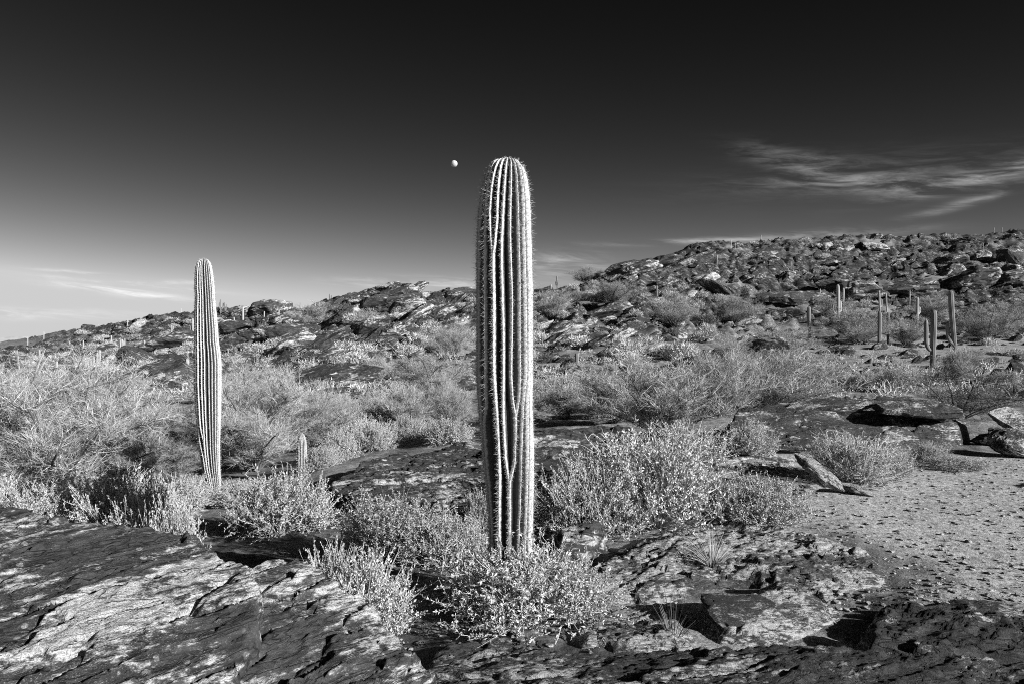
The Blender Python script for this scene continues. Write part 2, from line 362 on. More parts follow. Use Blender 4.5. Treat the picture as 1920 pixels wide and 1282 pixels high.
# ------------------------------------------------------------------ rock outcrops with a traced plan and a real depth
def outcrop(name, label, outline, inner, mat, res=.02, edge=.12, L=.1, amp=.55, nS=(-.35,.25,.9), rough=.03, sink=.25, cat='rock', group=None, lam=.02, sheet=None, st=(.5,.866), fs=1.0):
    sheet = rough*1.1 if sheet is None else sheet
    O = np.array([at(*p) for p in outline]); I = np.array([at(*p) for p in inner]) if inner else np.zeros((0,3))
    A = np.r_[O, I]; f = TPS(A[:,:2], A[:,2], lam)
    lo = O[:,:2].min(0)-.1; hi = O[:,:2].max(0)+.1
    nx = int((hi[0]-lo[0])/res)+2; ny = int((hi[1]-lo[1])/res)+2
    X, Y = np.meshgrid(lo[0]+np.arange(nx)*res, lo[1]+np.arange(ny)*res); P = np.c_[X.ravel(), Y.ravel()]
    sd = np.full(len(P), 1e9); ins = np.zeros(len(P), bool)
    for k in range(len(O)):
        a, b = O[k,:2], O[(k+1) % len(O),:2]; ab = b-a
        t = np.clip(((P-a) @ ab)/(ab @ ab), 0, 1); sd = np.minimum(sd, np.hypot(*(P-a-t[:,None]*ab).T))
        c = (a[1] > P[:,1]) != (b[1] > P[:,1])
        ins ^= c & (P[:,0] < (b[0]-a[0])*(P[:,1]-a[1])/(b[1]-a[1]+1e-12)+a[0])
    sd = np.where(ins, sd, -sd)
    P3 = np.c_[P, np.zeros(len(P))]; s = hash_(name+label)
    sd = sd+fbm(P3*(.35/edge if edge > .2 else 2.2), 4, s)*edge*.9
    top = f(P)+fbm(P3*1.1, 5, s+5)*rough*2+fbm(P3*6, 4, s+9)*rough*.5
    base = gz(P[:,0], P[:,1])-sink
    t = np.clip(sd/edge, 0, 1); prof = 1-(1-t)**2.4
    top = np.maximum(top, base+.02)
    V = np.c_[P, base+(top-base)*prof]
    nS = np.array(nS, float); nS /= np.linalg.norm(nS)
    for LL, aa, fr, sd_ in ((L, amp, .55, 0), (L*.33, amp*.8, 1.6, 3)):
        phi = (V @ nS)/LL+1.9*fbm(V*fr, 5, s+13+sd_, .6)
        msk = sst(-.25, .35, fbm(V*[1.1,1.1,1.1], 3, s+14+sd_))
        V = V+((terrace(phi, .8)-phi)*LL*aa*sst(0, .3, t)*msk)[:,None]*nS
    q = np.c_[V[:,0]*st[0]+V[:,1]*st[1], -V[:,0]*st[1]+V[:,1]*st[0], V[:,2]*0+s]     # along and across the banding
    for hh, fa, fc_, sd_ in ((sheet, .55, 2.3, 31), (sheet*.32, 1.4, 6.0, 37)):
        n_ = (fbm(q*[fa*fs, fc_*fs, 1], 5, s+sd_, .58)+.25*fs*fbm(q*[6*fs, 9*fs, 1], 3, s+sd_+2))*3.2
        V[:,2] += (terrace(n_, .90)-n_*.55)*hh*sst(.05, .5, t)
    ck = np.abs(fbm(q*[.5, 2.6, 1], 4, s+43, .5)); on = sst(.0, .3, fbm(q*[.4, .8, 1], 2, s+47))
    V[:,2] -= (1-sst(0, .04, ck))*on*sheet*2.0*sst(.2, .6, t)
    fl = fbm(V*[3.2,3.2,5], 5, s+21, .55)*5.5
    V[:,2] += (terrace(fl, .8)-fl)*rough*.42*sst(0, .3, t)
    V[:,2] += fbm(V*14, 4, s+17)*rough*.4
    fc = grid_faces(ny, nx); keep = (sd[fc] > -res*2).any(1); fc = fc[keep]
    used = np.unique(fc); re_ = np.full(len(V), -1); re_[used] = np.arange(len(used))
    ctr = O.mean(0)
    o = mk(name, V[used], [re_[fc]], mat, loc=(ctr[0], ctr[1], float(gz(ctr[0], ctr[1])[0])))
    return tag(o, label, cat, group)
def hash_(s):
    h = 7
    for c in s: h = (h*31+ord(c)) % 9973
    return h % 211

OC = {}   # short names of landmarks -> pixel place, for the labels of smaller things around them
LAND = []
def land(u, v, short): LAND.append((u, v, short))

outcrop('slab_boulder', 'large dark whaleback rock with pale diagonal streaks in the near corner under the left shrubs',
    [(-520,905,4.1),(0,927,3.95),(100,940,3.85),(190,962,3.75),(300,972,3.7),(370,978,3.6),(440,1003,3.45),(485,1045,3.22),(520,1090,2.95),(515,1170,2.72),(470,1240,2.5),(420,1310,2.3),(250,1500,1.8),(-700,1500,1.75),(-900,1000,3.3)],
    [(0,1080,2.9),(250,1080,2.9),(250,1200,2.45),(420,1100,2.9),(100,1282,2.2)], M_ROCK_FG, .0105, .09, .06, .3, (.42,-.28,.86), .018, sheet=.034, st=(.55,.83), fs=.75)
outcrop('slab_boulder', 'pale streaked rock ledge stepping down beside the large dark whaleback rock',
    [(455,1035,3.5),(540,1032,3.62),(600,1050,3.52),(660,1078,3.42),(720,1130,3.2),(790,1190,3.02),(835,1232,2.85),(880,1300,2.6),(860,1500,2.0),(250,1500,1.95),(300,1150,2.9)],
    [(560,1120,3.05),(620,1200,2.8),(680,1270,2.55),(520,1280,2.5)], M_ROCK_FG2, .0105, .09, .07, .4, (.42,-.28,.86), .02, sheet=.034, st=(.5,.86), fs=.75)
outcrop('slab_boulder', 'low dark speckled bedrock shelf along the near edge in front of the bush',
    [(770,1225,3.45),(830,1190,3.62),(960,1192,3.6),(1090,1202,3.5),(1200,1196,3.48),(1320,1188,3.46),(1480,1192,3.4),(1640,1196,3.34),(1800,1206,3.28),(2100,1215,3.2),(2400,1300,2.8),(2400,1650,2.0),(620,1650,2.0)],
    [(900,1270,2.95),(1200,1270,2.95),(1500,1270,2.95),(1800,1280,2.9)], M_ROCK_BLK, .0125, .12, .05, .4, (-.25,.42,.85), .024, sheet=.03, st=(.97,.24), fs=.6)
outcrop('boulder', 'low streaked boulder lying before the bush at the foot of the big cactus',
    [(870,1180,3.62),(900,1160,3.85),(960,1154,4.0),(1015,1162,3.95),(1030,1178,3.75),(1000,1200,3.55),(930,1208,3.48)],
    [(950,1163,3.78),(985,1170,3.72)], M_ROCK_FG2, .01, .12, .05, .5, (-.3,.3,.9), .02)
outcrop('slab_boulder', 'wedge of smooth pale rock with a dark hollow beside it on the near right',
    [(1270,1135,3.95),(1330,1090,4.35),(1420,1062,4.75),(1520,1072,4.6),(1600,1108,4.2),(1612,1140,3.95),(1570,1185,3.65),(1450,1192,3.55),(1320,1180,3.6)],
    [(1480,1100,4.25),(1500,1140,3.95),(1350,1130,4.05),(1420,1130,3.95)], M_ROCK_APRON, .0125, .45, .09, .5, (-.55,-.1,.8), .022, sheet=.014, st=(.6,.8))
outcrop('slab_boulder', 'dark rounded rock shelf in shade at the near right beside the gravel clearing',
    [(1600,1128,4.2),(1660,1112,4.45),(1780,1100,4.5),(1920,1112,4.4),(2150,1130,4.2),(2200,1290,3.1),(1960,1262,3.2),(1800,1226,3.3),(1680,1200,3.4),(1600,1185,3.5)],
    [(1760,1130,4.05),(1900,1150,3.9)], M_ROCK, .0135, .16, .07, .4, (-.3,.35,.88), .018, sheet=.03, st=(.92,-.38), fs=.5)
outcrop('slab_boulder', 'low broken bedrock right of the bush at the big cactus base',
    [(1030,1165,4.0),(1090,1135,4.25),(1180,1112,4.5),(1270,1112,4.45),(1330,1135,4.05),(1310,1196,3.52),(1150,1204,3.52),(1050,1198,3.6)],
    [(1180,1155,4.0),(1250,1165,3.85)], M_ROCK_APRON, .0125, .2, .05, .5, (-.3,.2,.92), .022, sheet=.02, st=(.85,.5))
outcrop('slab_boulder', 'flaking light and dark bedrock apron between the big cactus and the gravel clearing',
    [(1060,1040,5.0),(1120,1000,5.4),(1260,975,5.9),(1400,962,6.3),(1520,975,6.0),(1610,1005,5.5),(1690,1055,4.95),(1700,1100,4.55),(1560,1120,4.25),(1400,1085,4.5),(1250,1120,4.25),(1130,1120,4.25),(1050,1090,4.5)],
    [(1300,1030,5.05),(1480,1030,5.1),(1180,1060,4.75)], M_ROCK_APRON, .016, .3, .055, .5, (-.3,.2,.92), .028, sheet=.032, st=(.8,.6))
outcrop('slab_boulder', 'leaning grey slab of rock lying behind the big cactus base in shade',
    [(1022,992,5.3),(1060,972,5.5),(1110,962,5.6),(1150,968,5.55),(1140,985,5.4),(1090,1008,5.15),(1045,1012,5.1)],
    [(1090,980,5.38)], M_ROCK, .012, .12, .05, .5, (-.3,.3,.9), .02)
outcrop('rock_ledge', 'long dark overhanging rock ledge beyond the gravel clearing with a pale broken edge',
    [(1330,800,10.6),(1400,762,11.4),(1470,744,12.2),(1570,734,12.8),(1690,735,12.8),(1780,744,12.4),(1825,780,11.6),(1812,822,10.75),(1740,832,10.5),(1640,838,10.35),(1500,846,10.15),(1400,842,10.2),(1350,835,10.3)],
    [(1400,782,10.75),(1480,782,10.7),(1580,792,10.55),(1700,796,10.6),(1790,790,10.9),(1600,762,11.6)], M_ROCK_BLK, .025, .14, .16, .7, (-.08,.12,.98), .018, .3, sheet=.085, st=(.995,.1), fs=.38)
outcrop('rock_ledge', 'flat weathered rock ledge just to the right behind the big cactus',
    [(980,812,9.9),(1010,794,10.5),(1120,788,10.8),(1190,796,10.5),(1250,820,9.9),(1180,860,8.9),(1080,872,8.6),(985,872,8.6)],
    [(1080,812,9.9),(1090,840,9.25)], M_ROCK, .025, .11, .12, .8, (-.08,.12,.98), .016, sheet=.05, st=(.99,.12), fs=.5)
outcrop('rock_ledge', 'pale flat-topped rock shelf behind the tilted slab at the edge of the gravel',
    [(1330,858,9.2),(1390,838,9.9),(1460,838,9.9),(1500,855,9.4),(1512,885,8.5),(1460,902,8.0),(1370,905,7.9),(1320,885,8.4)],
    [(1420,862,9.0)], M_ROCK_PALE, .024, .11, .1, .8, (-.08,.12,.98), .016, sheet=.05, st=(.99,.12), fs=.5)
outcrop('rock_ledge', 'broad dark rock shelf with a shaded end between the two tall cacti',
    [(600,912,8.6),(625,885,9.3),(665,858,10.1),(760,838,10.8),(900,836,10.9),(990,850,10.3),(985,930,8.0),(900,962,7.5),(820,948,7.6),(760,925,7.9),(660,938,7.9)],
    [(700,890,9.1),(800,880,9.3),(900,890,9.0),(780,855,10.2)], M_ROCK, .024, .12, .13, .8, (-.2,.12,.96), .022, sheet=.06, st=(.93,.36), fs=.5)
outcrop('rock_ledge', 'low pale rock step in front of the broad dark shelf beside the big cactus',
    [(760,965,7.0),(800,945,7.3),(880,940,7.35),(920,955,7.1),(915,990,6.4),(850,1000,6.2),(780,990,6.4)],
    [(850,968,6.9)], M_ROCK_PALE, .018, .15, .07, .7, (-.25,.2,.92), .03)

# ------------------------------------------------------------------ boulder shapes (copied all over the slopes)
def ico(n):
    import bmesh
    bm = bmesh.new(); bmesh.ops.create_icosphere(bm, subdivisions=n, radius=1); bm.verts.ensure_lookup_table()
    V = np.array([v.co[:] for v in bm.verts]); Fc = np.array([[v.index for v in f.verts] for f in bm.faces]); bm.free(); return V, Fc
_ICO = {n: ico(n) for n in (2, 3, 4, 5, 6)}
def rock_shape(seed, n=5, dims=(1,.65,.4), cuts=13, L=.16, amp=.75, nz=.065):
    rs = np.random.RandomState(seed); V, Fc = _ICO[n]; V = V.copy()
    V = np.sign(V)*np.abs(V)**.6                       # boxier than a ball
    for _ in range(cuts):
        d = rs.normal(size=3); d /= np.linalg.norm(d); c = rs.uniform(.5, .9)
        V -= np.maximum(0, V @ d-c)[:,None]*d*rs.uniform(.8, 1)
    V *= dims
    V += V/np.maximum(np.linalg.norm(V, axis=1), 1e-6)[:,None]*(fbm(V*2.2, 5, seed)*nz*2)[:,None]
    nS = np.array([rs.uniform(-.15,.15), rs.uniform(-.15,.15), 1.]); nS /= np.linalg.norm(nS)
    phi = (V @ nS)/L+.5*fbm(V*1.5, 3, seed+3)
    push = (terrace(phi, .6)-phi+.3)*amp*.3
    V[:,:2] *= (1+push*fbm(V*[1,1,9], 2, seed+4)*1.1)[:,None]
    V += ((terrace(phi)-phi)*L*amp*.5)[:,None]*nS
    V += V/np.maximum(np.linalg.norm(V, axis=1), 1e-6)[:,None]*(fbm(V*9, 3, seed+8)*nz*.35)[:,None]
    return V, Fc
ROCK_ME = []
for i in range(9):
    dims = [(1,.65,.42),(1,.7,.6),(1,.6,.3),(1,.8,.5),(1,.5,.4),(1,.75,.34),(1,.9,.7),(1,.55,.26),(1,.7,.45)][i]
    V, Fc = rock_shape(100+i, 5, dims)
    me = bpy.data.meshes.new('boulder'); me.from_pydata(V.tolist(), [], Fc.tolist()); me.polygons.foreach_set('use_smooth', np.full(len(Fc), i == 6)); me.materials.append(M_ROCK); ROCK_ME.append(me)
def boulder(name, p, size, rot, shape, label=None, cat='rock', group=None, squash=(1,1,1), mat=None):
    o = bpy.data.objects.new(name, ROCK_ME[shape]); C.objects.link(o); o.location = p; o.rotation_euler = rot
    o.scale = (size*squash[0], size*squash[1], size*squash[2])
    if mat:
        o.material_slots[0].link = 'OBJECT'; o.material_slots[0].material = mat
    return tag(o, label, cat, group)

# ------------------------------------------------------------------ plants
class Geo:
    def __init__(s): s.V = []; s.T = []; s.n = 0
    def tri(s, pts, tris):
        s.V.append(pts); s.T.append(np.asarray(tris)+s.n); s.n += len(pts)
    def tube(s, pts, r0, r1, sides=3):
        pts = np.asarray(pts); n = len(pts); a = np.arange(sides)/sides*2*math.pi
        d = np.gradient(pts, axis=0); d /= np.linalg.norm(d, axis=1)[:,None]+1e-9
        ref = np.array([.31,.95,.07]); u = np.cross(d, ref); u /= np.linalg.norm(u, axis=1)[:,None]+1e-9; w = np.cross(d, u)
        r = np.linspace(r0, r1, n)
        ring = pts[:,None,:]+r[:,None,None]*(np.cos(a)[None,:,None]*u[:,None,:]+np.sin(a)[None,:,None]*w[:,None,:])
        q = grid_faces(n, sides, True)
        s.tri(ring.reshape(-1,3), np.r_[q[:,[0,1,2]], q[:,[0,2,3]]])
    def leaves(s, base, d, up, ln, wd):
        """folded diamond leaves: arrays of base points, directions, ups, lengths, widths"""
        d = d/(np.linalg.norm(d, axis=1)[:,None]+1e-9); sd = np.cross(d, up); sd /= np.linalg.norm(sd, axis=1)[:,None]+1e-9; nn = np.cross(sd, d)
        ln = ln[:,None]; wd = wd[:,None]
        mid = base+d*ln*.5+nn*wd*.18
        P = np.stack([base, mid+sd*wd*.5, base+d*ln-nn*ln*.1, mid-sd*wd*.5], 1)
        n = len(base); i = np.arange(n)[:,None]*4
        s.tri(P.reshape(-1,3), np.r_[i+[0,2,1], i+[0,3,2]])
    def ribbons(s, base, d, bend, ln, wd, rs, seg=2):
        """thin tapering ribbons (twigs, blades)"""
        d = d/(np.linalg.norm(d, axis=1)[:,None]+1e-9); n = len(base)
        sd = np.cross(d, rs.normal(size=(n,3))); sd /= np.linalg.norm(sd, axis=1)[:,None]+1e-9
        rows = []
        for k in range(seg+1):
            t = k/seg; c = base+d*(ln*t)[:,None]+bend*(ln*t*t)[:,None]; w = (wd*(1-.75*t)*.5)[:,None]
            rows += [c-sd*w, c+sd*w]
        P = np.stack(rows, 1); m = 2*(seg+1); i = np.arange(n)[:,None]*m
        T = [i+[2*k, 2*k+1, 2*k+3] for k in range(seg)]+[i+[2*k, 2*k+3, 2*k+2] for k in range(seg)]
        s.tri(P.reshape(-1,3), np.concatenate(T))
    def build(s, name, mat, parent=None, smooth=False):
        return mk(name, np.concatenate(s.V), [np.concatenate(s.T)], mat, parent, smooth)
def bez(a, b, c, n=6):
    t = np.linspace(0, 1, n)[:,None]; return (1-t)**2*a+2*t*(1-t)*b+t*t*c
def nrm(v): return v/(np.linalg.norm(v)+1e-9)

def make_brittlebush(seed, R, H, nst, per=4, nl=10, leaf=.027, stalks=0, lumps=.3):
    """domed silvery shrub: woody stems fanning from the base, leaf clusters at their ends"""
    rs = np.random.RandomState(seed); st, fo = Geo(), Geo()
    B, D, U = [], [], []
    for i in range(nst):
        a = rs.uniform(0, 2*math.pi); el_ = math.asin(rs.uniform(.12, 1.0)); d = np.array([math.cos(a)*math.cos(el_), math.sin(a)*math.cos(el_), math.sin(el_)])
        k = rs.uniform(.68, 1.03)*(1+lumps*float(pn([d*2.2], seed)[0]))
        tip = d*[R, R, H]*k
        b0 = np.array([rs.normal()*.05*R, rs.normal()*.05*R, -.02]); mid = tip*.5+np.array([0,0,-.12*H])+rs.normal(size=3)*.05*R
        pts = bez(b0, mid, tip); st.tube(pts, .0045, .0022)
        for j in range(per):
            t = rs.uniform(.62, 1); p = (1-t)**2*b0+2*t*(1-t)*mid+t*t*tip
            dd = nrm(nrm(tip-mid)*.7+rs.normal(size=3)*.6+np.array([0,0,.22])); ln = rs.uniform(.10, .2)*min(1, R/.4)
            e = p+dd*ln; st.tube(np.array([p, (p+e)/2+rs.normal(size=3)*.006, e]), .0022, .0012)
            tt = rs.uniform(.25, 1.05, nl); B.append(p+dd*(ln*tt)[:,None])
            D.append(dd*.6+rs.normal(size=(nl,3))*.7+[0,0,.25]); U.append(dd+rs.normal(size=(nl,3))*.4)
    for i in range(stalks):
        a = rs.uniform(0, 2*math.pi); el_ = rs.uniform(.5, 1.3); d = np.array([math.cos(a)*math.cos(el_), math.sin(a)*math.cos(el_), math.sin(el_)])
        p = d*[R, R, H]*.8; e = d*[R, R, H]*rs.uniform(1.08, 1.35)+[0,0,.05*H]; st.tube(np.array([p, (p+e)/2+rs.normal(size=3)*.01, e]), .0026, .0016)
        for q in range(2): e2 = e+(nrm(d+rs.normal(size=3)*.5))*.04; st.tube(np.array([e, (e+e2)/2, e2]), .0016, .001)
    B = np.concatenate(B); D = np.concatenate(D); U = np.concatenate(U); n = len(B)
    ln = rs.uniform(.6, 1.25, n)*leaf; fo.leaves(B, D, U, ln, ln*rs.uniform(.36, .55, n))
    r = empty('brittlebush_shrub'); fo.build('foliage', M_LEAF, r); st.build('stem', M_TWIG, r)
    return r

def make_palo(seed, R, H, limbs=7, br=9, tw=13, twl=.34, leafmat=None, up=.35, thick=.005, inner=.12, lean=(0,0,0)):
    """feathery palo verde / creosote: limbs rising from the ground, clouds of hair-thin upswept twigs"""
    rs = np.random.RandomState(seed); st, fo = Geo(), Geo(); lean = np.array(lean)
    B, D, W, Ln = [], [], [], []
    for i in range(limbs):
        a = 2*math.pi*(i+rs.uniform(-.3,.3))/limbs; out = rs.uniform(.2, .98)
        tip = np.array([math.cos(a)*R*out, math.sin(a)*R*out, H*(rs.uniform(.78, .98)*(1-.75*out**2.2)+.02)])+lean*H*.5
        mid = tip*[.35,.35,.55]+rs.normal(size=3)*.08*R; b0 = np.array([math.cos(a), math.sin(a), 0])*.05*R-[0,0,.05]
        pts = bez(b0, mid, tip, 8); st.tube(pts, .010*H, .004*H, 5)
        for j in range(br):
            t = rs.uniform(inner, 1); p = (1-t)**2*b0+2*t*(1-t)*mid+t*t*tip
            dd = nrm(np.array([rs.normal(), rs.normal(), rs.uniform(-.1, .9)])+.5*nrm(tip)); L = rs.uniform(.15, .34)*R
            e = p+dd*L; m2 = (p+e)/2+[0,0,-.05*R]; q = bez(p, m2, e, 5); st.tube(q, .0032*H, .0015*H, 3)
            for k in range(tw):
                s = rs.uniform(.2, 1.05); pp = p+(e-p)*s
                B.append(pp); D.append(nrm(dd*.6+rs.normal(size=3)*.62+np.array([0,0,up])+lean)); W.append(thick*rs.uniform(.7,1.3)); Ln.append(twl*rs.uniform(.6,1.25))
    B = np.array(B); D = np.array(D); W = np.array(W); Ln = np.array(Ln); n = len(B)
    bend = rs.normal(size=(n,3))*.12+[0,0,.12]
    fo.ribbons(B, D, bend, Ln, W, rs, 2)
    for rep in range(8):                                     # twiglets along every twig
        s = rs.uniform(.15, .95, n); base = B+D*(Ln*s)[:,None]+bend*(Ln*s*s)[:,None]
        fo.ribbons(base, D+rs.normal(size=(n,3))*.5, bend, Ln*rs.uniform(.3,.55,n), W*.75, rs, 1)
    s = rs.uniform(.1, 1, n); base = B+D*(Ln*s)[:,None]+bend*(Ln*s*s)[:,None]
    ll = rs.uniform(.014, .03, n)*(twl/.34); fo.leaves(base, rs.normal(size=(n,3)), rs.normal(size=(n,3)), ll, ll*.6)
    r = empty('palo_verde_tree'); fo.build('foliage', leafmat or M_PALO, r); st.build('trunk', M_BARK, r)
    return r

def make_tuft(seed, R, H, n, mat, curve=.5):
    rs = np.random.RandomState(seed); fo = Geo(); a = rs.uniform(0, 2*math.pi, n); o = rs.uniform(0, 1, n)**.7
    D = np.c_[np.cos(a)*o*R, np.sin(a)*o*R, np.full(n, H)]; B = np.c_[np.cos(a)*o*R*.18, np.sin(a)*o*R*.18, np.full(n, -.01)]
    fo.ribbons(B, D, np.c_[np.cos(a)*o*curve, np.sin(a)*o*curve, -o*curve*.5], H*rs.uniform(.5,1.1,n), np.full(n, .006), rs, 3)
    r = empty('bunch_grass'); fo.build('foliage', mat, r); return r

def make_wands(seed, n, H, R):
    """ocotillo: a fan of long thorny wands"""
    rs = np.random.RandomState(seed); g = Geo()
    for i in range(n):
        a = rs.uniform(0, 2*math.pi); o = rs.uniform(.25, 1)*R; e = np.array([math.cos(a)*o, math.sin(a)*o, H*rs.uniform(.75,1)])
        g.tube(bez(np.array([math.cos(a)*.05, math.sin(a)*.05, -.1]), e*[.35,.35,.6], e, 7), .035, .012, 5)
    r = empty('ocotillo_plant'); g.build('foliage', M_PALO, r); return r

def far_shrub(seed, nclump=150, mat=None, spread=1.0):
    """shrub seen from far off: a loose dome of short upswept sprays, unit size"""
    rs = np.random.RandomState(seed); g = Geo(); n = nclump*9
    d = rs.normal(size=(n,3)); d[:,2] = np.abs(d[:,2])*1.0; d /= np.linalg.norm(d, axis=1)[:,None]
    rad = rs.uniform(.25, 1, n)**.6*(1+.38*pn(d*2.0, seed))
    B = d*rad[:,None]*[.85,.85,.75]
    g.ribbons(B, d*.7+rs.normal(size=(n,3))*.5+[0,0,.4], rs.normal(size=(n,3))*.15, rs.uniform(.10,.28,n), rs.uniform(.022,.05,n), rs, 1)
    o = g.build('desert_shrub', mat or M_FARLEAF); return o

# ------------------------------------------------------------------ cacti
def ribbed(path, rad, ribs, nth, depth, wid, seed, crestpow=1.0):
    """a fluted column along PATH (n,3) with radii RAD; RIBS(k) -> rib angles (radians) at ring k. Returns V, faces, crest, ring frames"""
    n = len(path); th = np.linspace(-math.pi, math.pi, nth, endpoint=False)
    d = np.gradient(path, axis=0); d /= np.linalg.norm(d, axis=1)[:,None]+1e-9
    fx = np.zeros((n,3)); fy = np.zeros((n,3)); ref = np.array([0.,1,0]) if abs(d[0][1]) < .9 else np.array([0.,0,-1])
    x = np.array([1.,0,0])-d[0]*d[0][0]; x /= np.linalg.norm(x)+1e-9
    if np.linalg.norm(np.array([1.,0,0])-d[0]*d[0][0]) < .3: x = nrm(np.cross(ref, d[0]))
    for k in range(n):
        x = x-d[k]*(x @ d[k]); x /= np.linalg.norm(x)+1e-9; fx[k] = x; fy[k] = np.cross(d[k], x)
    V = np.empty((n, nth, 3)); cr = np.empty((n, nth))
    for k in range(n):
        R = np.asarray(ribs(k)); dd = np.abs((th[:,None]-R[None]+math.pi) % (2*math.pi)-math.pi).min(1)/wid
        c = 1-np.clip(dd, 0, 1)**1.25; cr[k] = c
        r = rad[k]*(1-depth*(1-c)*min(1, rad[k]/(rad.max()*.5)))
        # angle 0 faces the viewer (-y), positive turns to +x
        V[k] = path[k]+r[:,None]*(np.sin(th)[:,None]*fx[k]-np.cos(th)[:,None]*fy[k])
    return V, cr, fx, fy, d
def make_column(name, mat, path, rad, ribs, nth, depth, wid, seed, parent=None, scar=None):
    V, cr, fx, fy, d = ribbed(path, rad, ribs, nth, depth, wid, seed)
    n = len(path); W = V.reshape(-1,3); top = len(W)
    W = np.r_[W, [path[-1]+d[-1]*rad[-1]*.4]]; q = grid_faces(n, nth, True)
    cap = np.c_[np.arange(nth)+(n-1)*nth, (np.arange(nth)+1) % nth+(n-1)*nth, np.full(nth, top)]
    sc = np.zeros(len(W))
    if scar is not None: sc[:-1] = scar(V.reshape(-1,3))
    return mk(name, W, [q, cap], mat, parent, attrs={'crest': np.r_[cr.ravel(), 1.0], 'scar': sc})
def spines(path, rad, ribs, step, per, seed, long=.045, wide=.0017, parent=None, crown=0, lo=0.0):
    rs = np.random.RandomState(seed); g = Geo()
    seg = np.r_[0, np.cumsum(np.linalg.norm(np.diff(path, axis=0), axis=1))]; tot = seg[-1]
    B, N, T = [], [], []
    for k in range(len(ribs(0))):
        s = lo+rs.uniform(0, step)
        while s < tot*.998:
            f = np.interp(s, seg, np.arange(len(path))); i = int(min(f, len(path)-1)); a = ribs(i)[k]
            if not np.isnan(a):
                c = np.array([np.interp(f, np.arange(len(path)), path[:,j]) for j in range(3)]); r = np.interp(f, np.arange(len(path)), rad)
                nd = np.array([math.sin(a), -math.cos(a), 0]); sl = np.gradient(rad, seg)[i]; nn = nrm(nd+[0,0,-np.clip(sl, -3, 3)])
                B.append(c+nd*r*.99); N.append(nn); T.append(1-.55*float(sst(.93, 1, np.array(s/tot))))
            s += step*rs.uniform(.85, 1.15)
    T = np.repeat(np.array(T), per); B = np.repeat(np.array(B), per, 0); N = np.repeat(np.array(N), per, 0); n = len(B)
    r3 = rs.normal(size=(n,3)); r3 -= N*(r3*N).sum(1)[:,None]; r3 /= np.linalg.norm(r3, axis=1)[:,None]
    cen = rs.uniform(size=n) < .16
    D = N*np.where(cen, 1.0, .42)[:,None]+r3*np.where(cen, .55, .95)[:,None]+[0,0,-.1]
    ln = np.where(cen, rs.uniform(.7,1.1,n), rs.uniform(.35,.62,n))*long*T
    B = B+rs.normal(size=(n,3))*.002
    g.ribbons(B, D, np.zeros((n,3)), ln, np.full(n, wide)*rs.uniform(.8,1.3,n), rs, 1)
    if crown:
        a = rs.uniform(0, 2*math.pi, crown); q = rs.uniform(0, 1, crown)**.5
        top = path[-1]; rr = rad.max()*.55; Bc = np.c_[top[0]+np.cos(a)*q*rr, top[1]+np.sin(a)*q*rr, top[2]-.13*rad.max()-q*q*rr*.55]
        g.ribbons(Bc, np.c_[np.cos(a)*q, np.sin(a)*q, np.full(crown, 1.0)]+rs.normal(size=(crown,3))*.35, np.zeros((crown,3)), rs.uniform(.35,.8,crown)*long*.6, np.full(crown, wide*1.2), rs, 1)
    o = g.build('spines', M_SPINE, parent); o['kind'] = 'stuff'; return o
def profile(pts, Y, n, top_round=True):
    """pts: (v, centre u, half-width px) from base to top -> path, radii in metres (round crown)"""
    p = np.array(sorted(pts, key=lambda q: -q[0]), float); k = Y/F
    v = np.linspace(p[0,0], p[-1,0], n)
    if top_round: t = np.linspace(0, 1, n); v = p[0,0]+(p[-1,0]-p[0,0])*(1-(1-t)**1.6)
    cu = np.interp(-v, -p[:,0], p[:,1]); hw = np.interp(-v, -p[:,0], p[:,2])
    ker = np.array([1,2,3,2,1])/9.; m = slice(2, -2)
    for _ in range(2): cu[m] = np.convolve(cu, ker, 'valid'); hw[2:-14] = np.convolve(hw, ker, 'valid')[:-12]
    path = np.c_[(cu-960)*k, np.full(n, Y), CAMZ+(641-v)*k]
    return path, np.maximum(hw*k, .004), v

